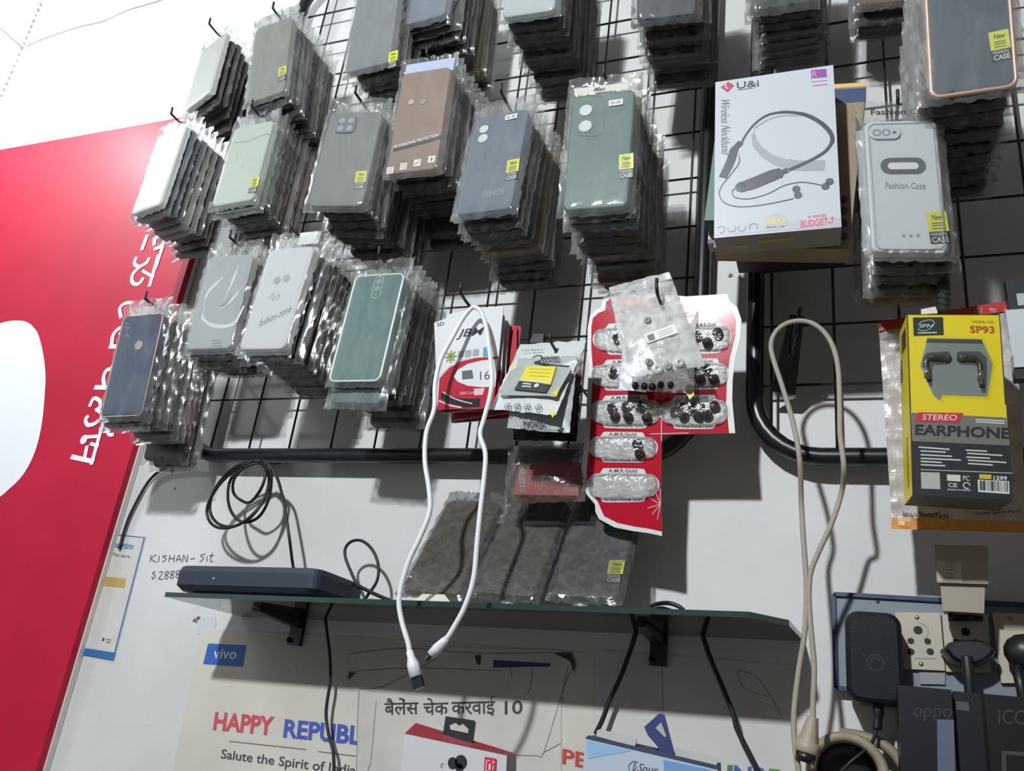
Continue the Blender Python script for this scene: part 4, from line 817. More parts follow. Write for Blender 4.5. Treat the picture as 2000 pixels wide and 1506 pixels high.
mb.ribbon([L(1270, 848), L(1345, 846)], .0008, -.0007); mb.ribbon([L(1292, 820), L(1292, 862)], .0008, -.0007)
T.part('white_creases', mb, mat('d8c0c4', .4))
mb = MB(); mb.text('A.M.R', L(1182, 606), L(1214, 604), L(1182, 594), -.0007, .02); T.part('card_lettering', mb, mat('5a1420', .4))

# second clear bag (info strip, dark ear tips) then the topmost zip bag of white ear tips
c, M = pose((-.2013, .140, .4404, .019, .100, -.001)); T = Thing('eartip_bag', 'clear bag with pale blue printed strip and dark ear tips along its bottom', 'bag', c, M); L = T.loc
qd = [(1225, 600), (1360, 596), (1355, 768), (1208, 762)]
T.part('bag', pouch_sheet(T, qd, .005, 31), FILM_MILKY, smooth=True)
mb = MB(); mb.poly([L(*p, -.001) for p in ((1222, 640), (1268, 650), (1262, 766), (1209, 760))], -.0005); T.part('info_strip', mb, mat('9fb0bc', .4), label='pale blue printed strip')
mb = MB()
for i in range(6): mb.ribbon([L(1230, 727 + i * 4.6, -.001), L(1250, 728 + i * 4.6, -.001)], .0009, -.0008)
for i in range(5): mb.ribbon([L(1232, 672 + i * 7, -.001), L(1237, 672 + i * 7, -.001)], .0012, -.0008)
mb.text('51', L(1233, 721, -.001), L(1246, 722, -.001), L(1233, 713, -.001), -.0008); T.part('strip_lettering', mb, mat('4a5a64', .5))
mb = MB(); mb.poly([L(*p) for p in ((1338, 765), (1355, 764), (1356, 772), (1347, 781))], -.0006); mb.poly([L(*p) for p in ((1217, 662), (1226, 666), (1216, 672))], -.0006); T.part('yellow_accent', mb, mat('c8c63a', .4))
for px in (1242, 1258, 1274, 1290, 1311):
    p = L(px, 752 + (px % 5)); mb = MB(); R3 = rotm(g.uniform(-1, 1), g.uniform(-1, 1), 0); ctr = Vector((p[0], -.001, p[1]))
    mb.loft([[ctr + R3 @ Vector((r * math.cos(t * math.pi / 6), y, r * math.sin(t * math.pi / 6))) for t in range(12)] for r, y in ((.0022, .003), (.0044, .002), (.0046, -.001), (.0024, -.003))], True, True)
    T.part('ear_tip', mb, mat('23262a', .4), smooth=True)
c, M = pose((-.2085, .165, .4704, -.289, .120, -.12)); T = Thing('eartip_bag', 'clear zip bag of white ear tips with a small white label, foremost on its hook', 'bag', c, M); L = T.loc
qd = [(1189, 562), (1307, 531), (1378, 714), (1224, 738)]
T.part('bag', pouch_sheet(T, qd, .006, 33, noise=.0010), FILM_MILKY, smooth=True)
mb = MB(); mb.tube([(L(1194, 576, -.002)[0], -.002, L(1194, 576, -.002)[1]), (L(1312, 545, -.002)[0], -.002, L(1312, 545, -.002)[1])], .0007, 6); T.part('zip_seal', mb, mat('b5b9ba', .3), smooth=True)
lb = MB(); lb.poly([L(*p, -.007) for p in ((1257, 654), (1317, 633), (1324, 650), (1266, 670))], -.0072); lb_ = T.part('label', lb, PAPER, label='small white label')
mb = MB(); mb.poly([L(*p, -.007) for p in ((1263, 656), (1276, 651), (1280, 663), (1268, 667))], -.0074)
for i in range(3): mb.ribbon([L(1285 + i, 650 + i * 4, -.007), L(1313 + i, 640 + i * 4, -.007)], .0005, -.0074)
T.part('label_print', mb, mat('6c6e70', .5), lb_)
for i, (px, py, rr) in enumerate(((1268, 708, .0052), (1284, 721, .0072), (1306, 716, .0048), (1327, 709, .0066), (1265, 626, .0045))):
    p = L(px, py, -.007); mb = MB(); ctr = Vector((p[0], -.0072, p[1])); R3 = rotm(g.uniform(-.4, .4), g.uniform(-.4, .4), .2)
    prof = [(.22, -.1), (.30, -.55), (.5, -.6), (.95, -.2), (1, .1), (.9, .35), (.5, .45)]
    mb.loft([[ctr + R3 @ Vector((rr * r * math.cos(t * math.pi / 8), rr * y * .6, rr * r * math.sin(t * math.pi / 8))) for t in range(16)] for r, y in prof], True, True)
    T.part('ear_tip', mb, mat('c9cbca' if i in (1, 3) else '8b8f90', .4), smooth=True)
Hz_ = at(1291, 594, .16); mb = MB(); mb.tube(spline([Vector((Hz_.x, -.026, Hz_.z)), Vector((Hz_.x, -.13, Hz_.z)), Vector((Hz_.x, -.182, Hz_.z + .002)), Vector((Hz_.x - .001, -.186, Hz_.z + .020))], 6), .0021, 8)
single('wall_hook', mb, WIRE, 'black wire hook carrying the ear tip bags and red card', 'hook', 'black wire hooks on the grids', smooth=True)

# ---------------------------------------------------------------- cables
CWH = mat('dfe2e4', .35); CCR = mat('aaa394', .6, bump=.5, scale=1500); CBK = mat('16181a', .45)
def px3(lst, d): return [at(p[0], p[1], p[2] if len(p) > 2 else d) for p in lst]
T = Thing('usb_cable', 'white charging cable looped over the memory card hook with both plugs dangling', 'cable', at(925, 600, .2))
path = [(800, 1275), (797, 1255), (784, 1210), (780, 1165), (797, 1100), (820, 1050), (839, 1000), (838, 955), (830, 900), (833, 845), (848, 800), (850, 750), (860, 705), (882, 662), (903, 624), (917, 606), (927, 600), (940, 610), (950, 640), (957, 690), (961, 740), (957, 775), (945, 820), (938, 850), (948, 885), (946, 930), (938, 1000), (932, 1060), (925, 1130), (908, 1185), (885, 1228), (874, 1246)]
T.part('cord', MB().tube(spline(px3(path, .205), 6), .0029, 10), CWH, smooth=True, world=True)
A = at(800, 1272, .205); B_ = at(813, 1322, .205)
mb = MB(); mb.tube([A, A.lerp(B_, .25), A.lerp(B_, .5), B_], [.0038, .0042, .0066, .0070], 10); pl = T.part('usb_plug', mb, CWH, smooth=True, world=True)
dv = (B_ - A).normalized(); sx = Vector((1, 0, 0)); sx = (sx - dv * sx.dot(dv)).normalized(); sy = dv.cross(sx); C_ = B_ + dv * .0125
mb = MB(); mb.hexa([B_ - sx * .0058 - sy * .0024, B_ + sx * .0058 - sy * .0024, C_ + sx * .0058 - sy * .0024, C_ - sx * .0058 - sy * .0024, B_ - sx * .0058 + sy * .0024, B_ + sx * .0058 + sy * .0024, C_ + sx * .0058 + sy * .0024, C_ - sx * .0058 + sy * .0024]); T.part('metal_tip', mb, mat('5a5e62', .25, .9), pl, world=True, label='metal plug tip')
A = at(874, 1246, .205); B_ = at(842, 1279, .205); mb = MB(); mb.tube([A, A.lerp(B_, .25), A.lerp(B_, .6), B_], [.0034, .0046, .0056, .0050], 10); pl = T.part('micro_plug', mb, CWH, smooth=True, world=True)
C_ = B_ + (B_ - A).normalized() * .007; mb = MB(); mb.tube([B_, C_], .0026, 8); T.part('metal_tip', mb, mat('5a5e62', .25, .9), pl, world=True)

T = Thing('power_cable', 'cream braided power cord hanging in a long loop from the support arm', 'cable', at(1575, 628, .12))
path = [(1562, 1520), (1552, 1450), (1551, 1390), (1560, 1310), (1571, 1240), (1575, 1180), (1574, 1120), (1569, 1050), (1565, 980), (1562, 900), (1550, 830), (1528, 755), (1510, 700), (1506, 672), (1514, 650), (1532, 634), (1556, 627), (1582, 630), (1606, 645), (1626, 675), (1637, 720), (1640, 790), (1641, 850), (1648, 910), (1644, 960), (1625, 1020), (1598, 1080), (1583, 1120), (1580, 1170), (1584, 1230), (1590, 1300), (1588, 1370), (1588, 1402)]
P3 = []
for i, p in enumerate(path): P3.append(at(p[0], p[1], .135 if 8 < i < 24 else .11))
T.part('cord', MB().tube(spline(P3, 6), .0028, 10), CCR, smooth=True, world=True)
A = at(1588, 1400, .11); B_ = at(1571, 1487, .11); dv = (B_ - A); mb = MB(); pts = []; rr = []
for i in range(23):
    f = i / 40; pts.append(A + dv * f); rr.append(.0048 + .0085 * f + (.0007 if i % 2 else -.0004))
pts += [A + dv * .58, A + dv * .78, A + dv * .82]; rr += [.0118, .0115, .0102]
mb.tube(pts, rr, 14); pl = T.part('connector', mb, mat('a89c88', .5), smooth=True, world=True, label='ribbed cream connector')
mb = MB(); mb.tube([A + dv * .80, A + dv * 1.02], [.0098, .0090], 14); T.part('connector_face', mb, mat('1d1c1e', .35), pl, smooth=True, world=True, label='dark connector face')

coil = [(508, 898), (470, 912), (430, 945), (405, 990), (412, 1022), (440, 1032), (478, 1018), (510, 985), (525, 945), (520, 912), (500, 900), (455, 915), (420, 955), (410, 995), (425, 1022), (458, 1028), (495, 1005), (520, 965), (528, 930), (515, 905), (480, 912), (458, 935), (456, 962), (472, 978), (490, 980), (512, 950), (518, 915), (495, 905), (455, 930), (445, 965), (452, 1000), (475, 1020), (505, 1010), (525, 975), (530, 930), (520, 905), (540, 930), (555, 985), (565, 1050), (573, 1108), (580, 1130)]
P3 = [at(p[0], p[1], .068 + .008 * math.sin(i * 1.3)) for i, p in enumerate(coil[:-2])] + [at(573, 1108, .045), at(583, 1135, .045)]
single('cable_coil', MB().tube(spline(P3, 6), .0022, 8), CBK, 'black cable coiled over the tube frame and running down to the router', 'cable', smooth=True)
P3 = px3([(700, 1150), (686, 1118), (675, 1090), (675, 1070), (688, 1057), (708, 1057), (728, 1075), (739, 1105), (736, 1135), (720, 1160), (712, 1172)], .05)
P3 = [at(690, 1138, .045)] + P3
single('cable_loop', MB().tube(spline(P3, 6), .0021, 8), CBK, 'thin black cable standing in a loop right of the router', 'cable', smooth=True)
single('cable_end', MB().tube(spline(px3([(692, 1140, .06), (715, 1152, .06), (738, 1163, .06), (760, 1172, .06)], .06), 6), .0024, 8), CBK, 'short black cable lying on the shelf between router and brown case', 'cable', smooth=True)
single('wall_cable', MB().tube(spline(px3([(420, 890, .03), (392, 895, .012), (350, 905, .008), (315, 918, .006), (292, 938, .006), (272, 970, .006), (252, 1010, .006), (240, 1045, .006), (236, 1062, .006), (232, 1072, .006)], .006), 6), .0022, 8), CBK, 'thin black cable bending down the wall beside the red banner', 'cable', smooth=True)
single('shelf_cable', MB().tube(spline(px3([(1268, 1190, .12), (1280, 1181, .11), (1305, 1178, .10), (1328, 1186, .10), (1338, 1199, .10), (1320, 1196, .11), (1290, 1188, .12), (1275, 1196, .13)], .1), 6), .0024, 8), CBK, 'black cable curled on the glass shelf right of the bagged cases', 'cable', smooth=True)
for lab, pts, r in (('black cable hanging below the shelf across the republic day poster', [(634, 1196), (638, 1230), (644, 1280), (645, 1330), (639, 1370), (637, 1400), (643, 1440), (651, 1470), (653, 1530)], .0022),
   ('black cable slanting down left to the blue and white box', [(1243, 1232), (1232, 1268), (1213, 1320), (1190, 1370), (1177, 1405), (1163, 1434)], .0029),
   ('black cable slanting down right from the shelf to the lower edge', [(1372, 1238), (1385, 1280), (1408, 1335), (1432, 1395), (1440, 1425), (1465, 1475), (1488, 1520)], .0029)):
    single('hanging_cable', MB().tube(spline(px3(pts, .022), 6), r, 8), CBK, lab, 'cable', smooth=True)

# ---------------------------------------------------------------- glass shelf, brackets and what stands on it
ZS0, ZS1 = Z0 + .1066, Z0 + .1126; SROLL = -.033          # the pane sits a little higher at its right end
def zs(x): return ZS1 + .0125 + (x + .44) * .033
GL_ = film('green_shelf_glass', tint=(.55, .62, .60), haze=.05, hcol=(.20, .22, .21), gloss=.02, rough=.03, bump=0.0, fres=1.0)
T = Thing('glass_shelf', 'greenish glass shelf with clipped right corner across the wall', 'shelf', (-.44, -.08, ZS0 + .0125), rotm(SROLL, 0, 0))
ol = [(-.82, 0), (-.82, -.16), (-.090, -.16), (-.055, -.115), (-.046, 0)]
mb = MB(); n = len(ol); mb.add([(x + .44, y + .08, 0) for x, y in ol] + [(x + .44, y + .08, .006) for x, y in ol], [tuple(range(n)), tuple(range(2 * n - 1, n - 1, -1))] + [(i, i + n, (i + 1) % n + n, (i + 1) % n) for i in range(n)]); mb.m = [0, 0] + [1] * n
mb.f = [f[::-1] for f in mb.f]; T.part('glass_pane', mb, [GL_, mat('2c3f3a', .15, spec=.7)])
for lab, x in (('black metal shelf bracket under the router', -.7164), ('black metal shelf bracket under the right end of the shelf', -.2095)):
    B = Thing('shelf_bracket', lab, 'bracket', (x, 0, zs(x) - .006))
    B.part('wall_plate', MB().box((0, -.004, -.018), (.020, .007, .036)), BLK)
    mb = MB(); mb.hexa([(-.006, -.105, -.001), (.006, -.105, -.001), (.006, -.105, -.006), (-.006, -.105, -.006), (-.007, -.006, -.001), (.007, -.006, -.001), (.007, -.006, -.013), (-.007, -.006, -.013)]); B.part('arm', mb, BLK)
    B.part('screw', MB().ball((-.007, -.010, -.030), (.0036, .003, .0036)), mat('2a2c30', .3, .7), smooth=True)
T = Thing('router', 'dark navy router box with a rounded right end on the glass shelf', 'router', (-.713, -.09, zs(-.713)), rotm(SROLL, 0, 0))
NV = mat('262f3f', .6, bump=.25, scale=900); w0, d0 = .222, .118
def plan(i): return [(x, y) for x, y in ((lambda q: q)(rrect(w0 - 2 * i, d0 - 2 * i, .016, 6)))]
mb = MB(); R_0 = []
for i, z in ((.006, .0062), (.0, .0125), (.0, .0300), (.0016, .0362), (.004, .0375)): R_0.append([(x, y, z) for x, y in plan(i)])
mb.loft([r[::-1] for r in R_0]); T.part('body', mb, NV)
mb = MB(); mb.loft([[(x, y, z) for x, y in plan(.016)][::-1] for z in (.0002, .0064)]); T.part('base', mb, mat('161b24', .6))
mb = MB(); mb.ball((-.045, -d0 / 2 - .0002, .021), (.0012, .0008, .0012)); T.part('status_light', mb, mat('e8eef4', .2), smooth=True)
mb = MB(); mb.box((w0 / 2 + .001, .04, .012), (.004, .012, .010)); T.part('socket', mb, mat('0f1216', .4))
def leaning(label, xb, hexc, roll, w_=.0765, h_=.160, film_=None, fd=.122, pit=-.56):
    M = rotm(roll, 0, pit); c0 = Vector((xb, -fd, zs(xb) + .0135)) + M @ Vector((0, 0, h_ / 2)); T = Thing('phone_case', label, 'phone case', c0, M)
    T.w, T.h = w_, h_; T.part('case_shell', shell_mesh(hexc, 3, w_, h_), None); T.part('bag', bag_mesh(int(abs(xb) * 1000), w_, h_, FILM_GREY if film_ is None else film_, .022, .0065), None); return T
leaning('bagged brown case leaning on the wall, nearest the router on the shelf', -.462, '5b5347', .03)
T = leaning('bagged olive grey case leaning in the middle of the three on the shelf', -.368, '56554d', .02)
T = leaning('bagged charcoal case with yellow sticker leaning rightmost on the shelf', -.272, '55565a', .0); sticker_on(T, (.029, -.045), 1.05)
mb = MB(); mb.hexa([at(825, 1160, .14), at(868, 1161, .14), at(880, 1180, .15), at(806, 1178, .15), at(832, 1166, .125), at(872, 1166, .125), at(880, 1182, .12), at(812, 1180, .12)])
for i in (2, 3, 6, 7): mb.v[i].z = zs(mb.v[i].x) + .0004
single('paper_packet', mb, mottled('cream_paper', 'c2c2ae', 'cfcfbf', scale=40, bump=.2), 'small folded cream paper packet at the foot of the brown bagged case', 'packet')

# ---------------------------------------------------------------- papers on the wall below the shelf
def sheet(name, label, quad, d, m, cat='poster', nx=1):
    p = [at(*q, d) for q in quad]; cc = sum(p, Vector()) / len(p); T = Thing(name, label, cat, cc); T.d = d
    mb = MB(); mb.prism([T.loc(*q) for q in quad], 0, .0007); T.part('sheet', mb, m); return T
PST = mottled('poster_paper', 'c6c1b6', 'd2cec4', scale=7, rough=.6, bump=.15, bscale=30)
PST2 = mottled('creased_paper', 'c0bbb4', 'cfcbc5', scale=12, rough=.6, bump=.5, bscale=22)
PST3 = mottled('pale_poster_paper', 'c6c4c1', 'd0cecc', scale=7, rough=.6, bump=.15, bscale=30)
T = sheet('republic_day_poster', 'cream poster lettered HAPPY REPUBL in red and blue under the router', [(393, 1228), (720, 1246), (1160, 1275), (1160, 1590), (320, 1590)], .0012, PST); L = T.loc
mb = MB(); mb.poly([L(*p) for p in ((407, 1257), (481, 1260), (474, 1302), (397, 1297))], -.0004); b_ = T.part('blue_logo_block', mb, mat('2f5fae', .5), label='blue logo block')
mb = MB(); mb.text('vivo', L(416, 1286), L(461, 1288), L(420, 1267), -.0006, .015); T.part('logo_lettering', mb, mat('c9d2da', .5), b_)
mb = MB(); mb.text('HAPPY', L(416, 1426), L(533, 1437), L(421, 1390), -.0004, .035); T.part('red_lettering', mb, mat('c4505a', .5), label='red HAPPY lettering')
mb = MB(); mb.text('REPUBLIC', L(553, 1441), L(748, 1461), L(557, 1404), -.0004, .035); T.part('blue_lettering', mb, mat('4a5cae', .5), label='blue REPUBL lettering')
mb = MB(); mb.text('Salute the Spirit of India', L(430, 1487), L(694, 1521), L(434, 1463), -.0004, .012); mb.ribbon([L(448, 1448), L(598, 1464)], .0009, -.0004); mb.ribbon([L(622, 1468), L(695, 1477)], .0009, -.0004); T.part('dark_lettering', mb, mat('44464a', .5))
mb = MB(); mb.text('PE', L(1098, 1492), L(1146, 1502), L(1099, 1462), -.0004, .03); T.part('end_lettering', mb, mat('b8423c', .5), label='two red letters at its right')
T = sheet('service_paper', 'crumpled taped paper with a printed Hindi line and 10', [(678, 1276), (800, 1262), (1095, 1270), (1118, 1300), (1096, 1350), (1096, 1590), (696, 1590), (698, 1380)], .0026, PST2); L = T.loc
mb = MB(); INKH = mat('3c3a38', .6)
for w_, (xa, xb, yb_, yt) in (('बैलेंस', (751, 818, 1397, 1364)), ('चेक', (827, 876, 1397, 1364)), ('करवाई', (882, 968, 1400, 1362)), ('10', (986, 1021, 1396, 1369))):
    mb.text(w_, L(xa, yb_), L(xb, yb_ - 1.5), L(xa, yt), -.0005, .012)
T.part('hindi_lettering', mb, INKH)
mb = MB(); mb.poly([L(*p) for p in ((964, 1289), (1075, 1296), (1075, 1302), (963, 1304))], -.0005); T.part('blue_strip', mb, mat('2c2f6a', .5))
mb = MB(); mb.poly([L(*p) for p in ((1080, 1275), (1116, 1274), (1124, 1296), (1122, 1315), (1112, 1290))], -.0004); mb.poly([L(*p) for p in ((927, 1280), (940, 1279), (938, 1300), (931, 1296))], -.0004); mb.poly([L(*p) for p in ((681, 1313), (696, 1314), (680, 1328))], -.0004)
for pts in ([(680, 1278), (790, 1266), (930, 1276), (1080, 1274)], [(682, 1312), (800, 1305), (980, 1310)], [(1040, 1305), (1036, 1340), (1030, 1357)], [(1110, 1300), (1098, 1355)], [(1096, 1360), (1062, 1470), (1050, 1476), (1010, 1475)], [(1062, 1470), (1095, 1452)], [(994, 1290), (1000, 1322)], [(855, 1285), (750, 1340), (700, 1345)], [(702, 1350), (698, 1420), (696, 1590)], [(735, 1370), (725, 1480), (718, 1506)]):
    mb.ribbon([L(*p) for p in pts], .0006, -.0004, 3)
T.part('tears_and_creases', mb, mat('4a443e', .7))
T = sheet('republic_day_poster', 'pale poster with tall green and blue letters right of the blue and white box', [(1158, 1268), (1552, 1300), (1570, 1590), (1160, 1590)], .0010, PST3); L = T.loc
mb = MB(); mb.text('U', L(1386, 1525), L(1430, 1528), L(1388, 1492), -.0004, .03); T.part('green_lettering', mb, mat('3a7a5c', .5))
mb = MB(); mb.text('NS', L(1432, 1528), L(1492, 1534), L(1434, 1494), -.0004, .03); T.part('blue_lettering', mb, mat('3f5ca0', .5))
mb = MB(); mb.text('B', L(1502, 1538), L(1534, 1541), L(1502, 1501), -.0004, .03); T.part('end_lettering', mb, mat('4f8a54', .5))
mb = MB(); mb.ribbon([L(*p) for p in ((1440, 1310), (1475, 1320), (1505, 1360), (1526, 1400))], .0007, -.0004, 4); mb.ribbon([L(1292, 1272), L(1296, 1420)], .0005, -.0004); mb.ribbon([L(*p) for p in ((1440, 1312), (1455, 1345), (1500, 1360))], .0006, -.0004, 3); T.part('crease', mb, mat('8a847c', .7))
T = sheet('payment_sticker', 'blue bordered payment sticker partly hidden by the banner edge', [(190, 1038), (284, 1048), (222, 1290), (120, 1272)], .0012, mottled('sticker_paper', 'c6c3bd', 'cfccc7', scale=10, bump=.05)); L = T.loc
mb = MB(); mb.ribbon([L(*p) for p in ((200, 1042), (282, 1050), (221, 1287))], .0022, -.0004); mb.poly([L(*p) for p in ((140, 1262), (226, 1275), (222, 1290), (120, 1272))], -.0005); T.part('blue_border', mb, mat('2e6aa8', .5))
mb = MB(); mb.text('paytm', L(217, 1072), L(257, 1077), L(223, 1058), -.0005, .03); T.part('logo_lettering', mb, mat('5a8cc0', .5))
mb = MB(); mb.poly([L(*p) for p in ((200, 1126), (246, 1130), (243, 1148), (196, 1144))], -.0004); T.part('stained_strip', mb, mat('b89a5c', .6))
mb = MB(); mb.text('The store', L(220, 1086), L(253, 1090), L(221, 1080), -.0005, .005); mb.rect(*L(199, 1252), *L(205, 1246), -.0005); mb.ribbon([L(208, 1249), L(217, 1250)], .0012, -.0005); mb.ribbon([L(208, 1254), L(216, 1255)], .0012, -.0005); T.part('fine_print', mb, mat('50525a', .6))
T = sheet('tape_patch', 'torn translucent tape patch on the wall above the blue logo block', [(385, 1204), (420, 1204), (422, 1218), (412, 1244), (385, 1238)], .0008, mat('c8cacc', .3), 'tape')
mb = MB(); mb.poly([T.loc(*p) for p in ((385, 1204), (392, 1205), (386, 1213))], -.0003); T.part('dirty_corner', mb, mat('44423e', .7))

# ---------------------------------------------------------------- boxes along the lower edge
T = Thing('earphone_box', 'white box with red top and black hanging tab under the Hindi paper', 'box', at(890, 1470, .19))
def w8(front, back, df, db): return [at(*q, df) for q in front] + [at(*q, db) for q in back]
fr = [(790, 1433), (990, 1476), (985, 1600), (775, 1600)]; bk = [(812, 1412), (1008, 1472), (1010, 1600), (800, 1600)]
mb = MB(); mb.hexa(w8(fr, bk, .20, .165)); mb.m = [0, 0, 1, 2, 0, 0]; T.part('carton', mb, [mat('c2c4c6', .4), mat('9c3a44', .4), mat('8a8880', .5)], world=True)
def onfront(pts, quad, d): return [wz_(at(*p, d)) for p in pts]
def frontmb(T, fn): pass
Lf = lambda x, y: T.loc(x, y, -.0112)
mb = MB(); mb.poly([Lf(*p) for p in ((947, 1478), (970, 1482), (968, 1515), (945, 1510))], -.0114); lg = T.part('red_logo', mb, mat('c02848', .4), label='red square logo')
mb = MB(); mb.ribbon([Lf(*p) for p in ((957, 1486), (951, 1485), (949, 1505), (962, 1508), (964, 1495))], .0010, -.0116); mb.text('1', Lf(954, 1503), Lf(958, 1504), Lf(955, 1491), -.0116, .03); mb.ribbon([Lf(961, 1488), Lf(967, 1489)], .0008, -.0116); mb.ribbon([Lf(964, 1485), Lf(963, 1492)], .0008, -.0116); T.part('logo_lettering', mb, mat('e0ccd0', .4), lg)
mb = MB()
for q, r_ in (((884, 1490), .0052), ((900, 1488), .0064), ((897, 1500), .004)): p = Lf(*q); mb.disc(p[0], p[1], r_, y=-.0114, n=16)
p = Lf(864, 1495); mb.ribbon([(p[0] + .0018 * math.cos(a), p[1] + .0018 * math.sin(a)) for a in np.linspace(.5, 5, 8)], .0005, -.0114); T.part('earbud_picture', mb, mat('23262e', .4))
T2 = T
tabq = [(871, 1399), (926, 1407), (929, 1412), (924, 1449), (918, 1452), (866, 1438), (866, 1432)]
mb = MB(); q = [T.loc(*p, .018) for p in tabq]; mb.prism(q, .017, .019); tb = T.part('hanging_tab', mb, mat('1f2a2c', .4), label='black hanging tab')
mb = MB(); mb.poly([T.loc(*p, .0168) for p in ((878, 1417), (890, 1412), (897, 1418), (904, 1414), (915, 1424), (914, 1432), (880, 1425))], .0168); T.part('slot', mb, mat('b9b5ae', .5), tb, label='pale hanging slot')
T = Thing('spare_box', 'light blue and white box with a navy hanging tab at the lower edge', 'box', at(1270, 1480, .17)); 
fr = [(1143, 1442), (1402, 1501), (1400, 1620), (1130, 1620)]; bk = [(1166, 1434), (1408, 1490), (1412, 1600), (1160, 1600)]
mb = MB(); mb.hexa(w8(fr, bk, .18, .15)); mb.m = [0, 0, 1, 2, 0, 0]; T.part('carton', mb, [mat('aebccb', .4), mat('4a5468', .45), mat('3a4a44', .5)], world=True)
Lf = lambda x, y: T.loc(x, y, -.0102)
mb = MB(); mb.poly([Lf(*p) for p in ((1145, 1446), (1235, 1466), (1148, 1482))], -.0104); T.part('blue_facet', mb, mat('8fb0d4', .4)); mb = MB(); mb.poly([Lf(*p) for p in ((1296, 1484), (1398, 1506), (1396, 1600), (1300, 1600))], -.0104); T.part('blue_facet', mb, mat('6a94c4', .4))
mb = MB(); mb.poly([Lf(*p) for p in ((1143, 1442), (1150, 1436), (1402, 1495), (1402, 1503))], -.0106); T.part('navy_edge', mb, mat('323d56', .4))
mb = MB(); mb.ribbon([Lf(*p) for p in ((1246, 1490), (1238, 1487), (1228, 1496), (1232, 1508), (1242, 1500), (1240, 1490), (1236, 1505))], .0006, -.0106, 5); mb.text('Spur', Lf(1244, 1512), Lf(1284, 1518), Lf(1246, 1490), -.0106, -.006, .4); T.part('script_lettering', mb, mat('3a404c', .4))
mb = MB(); mb.prism([T.loc(*p, .004) for p in ((1166, 1427), (1172, 1424), (1245, 1443), (1242, 1450), (1240, 1458), (1164, 1438))], .004, .006); T.part('inner_flap', mb, mat('b8b6b2', .5)); mb = MB(); mb.prism([T.loc(*p, .004) for p in ((1318, 1460), (1400, 1478), (1404, 1482), (1398, 1498), (1316, 1478))], .004, .006); T.part('inner_flap', mb, mat('b8b6b2', .5))
mb = MB(); mb.prism([T.loc(*p, .0) for p in ((1258, 1420), (1288, 1393), (1297, 1396), (1316, 1468), (1314, 1476), (1288, 1470), (1284, 1458), (1265, 1436))], .0, .003); tb = T.part('hanging_tab', mb, mat('26306a', .45), label='navy hanging tab')
mb = MB(); mb.poly([T.loc(*p, -.001) for p in ((1280, 1422), (1291, 1411), (1301, 1438), (1298, 1440))], -.0003); T.part('slot', mb, mat('a8a8a4', .5), tb)

# ---------------------------------------------------------------- switchboard with plugs
T = Thing('switchboard', 'grey switchboard with blue border and cream socket plates', 'switchboard', at(1800, 1250, .012)); L = T.loc
x0, x1 = L(1630, 1240)[0], L(2150, 1240)[0]; z1_, z0_ = L(1630, 1161)[1], L(1645, 1345)[1]
T.part('backing', MB().box(((x0 + x1) / 2, .006, (z0_ + z1_) / 2), (x1 - x0, .012, z1_ - z0_)), mat('77828c', .45))
mb = MB(); o_ = [(x0, z0_), (x1, z0_), (x1, z1_), (x0, z1_)]; bw = .0045
for a, b in zip(o_, o_[1:] + o_[:1]):
    xa, xb = sorted((a[0], b[0])); za, zb_ = sorted((a[1], b[1])); mb.box(((xa + xb) / 2, -.001, (za + zb_) / 2), (max(xb - xa, bw) + 0 * bw, .006, max(zb_ - za, bw)))
T.part('blue_border', mb, mat('263a5e', .4))
p = L(1714, 1175); T.part('screw', MB().ball((p[0], -.0004, p[1]), (.002, .001, .002)), mat('3a3c40', .4), smooth=True)
PL = mat('b9b1a2', .5); HOLE = mat('15110e', .6)
def plate(quad, holes, name='socket_plate', screws=()):
    mb = MB(); q = [L(*p, -.006) for p in quad]; mb.prism(q, -.006, 0); s = T.part(name, mb, PL)
    mb = MB()
    for (hx, hy, r) in holes: p = L(hx, hy, -.0061); mb.disc(p[0], p[1], r, y=-.0062, n=16)
    T.part('pin_holes', mb, HOLE, s)
    for (hx, hy) in screws: p = L(hx, hy, -.0061); T.part('screw', MB().ball((p[0], -.0062, p[1]), (.0024, .001, .0024)), mat('8a8478', .35, .6), s, smooth=True)
    return s
s = plate([(1748, 1196), (1836, 1197), (1846, 1310), (1760, 1306)], [(1793, 1231, .0045), (1779, 1252, .0033), (1812, 1253, .0033), (1779, 1273, .0036), (1817, 1273, .0036)], screws=[(1791, 1206), (1799, 1297)])
mb = MB(); p = L(1796, 1233, -.0062); mb.ribbon([(p[0] + .0085 * math.cos(a), p[1] + .0085 * math.sin(a)) for a in np.linspace(-1.2, 1.6, 10)], .0006, -.0063); mb.ribbon([L(1786, 1286, -.0062), L(1828, 1287, -.0062)], .0006, -.0063); T.part('moulded_lines', mb, mat('7d766a', .6), s)
plate([(1840, 1196), (1930, 1200), (1936, 1314), (1848, 1312)], [(1886, 1234, .0043), (1868, 1254, .0034), (1906, 1255, .0034)])
plate([(1938, 1196), (2030, 1200), (2040, 1335), (1956, 1334)], [(1988, 1250, .0048)], screws=[(1974, 1208)])
mb = MB(); mb.prism([L(*p, -.003) for p in ((1795, 1313), (1846, 1314), (1846, 1337), (1798, 1336))], -.003, 0); T.part('indicator_plate', mb, mat('8f8f90', .45))

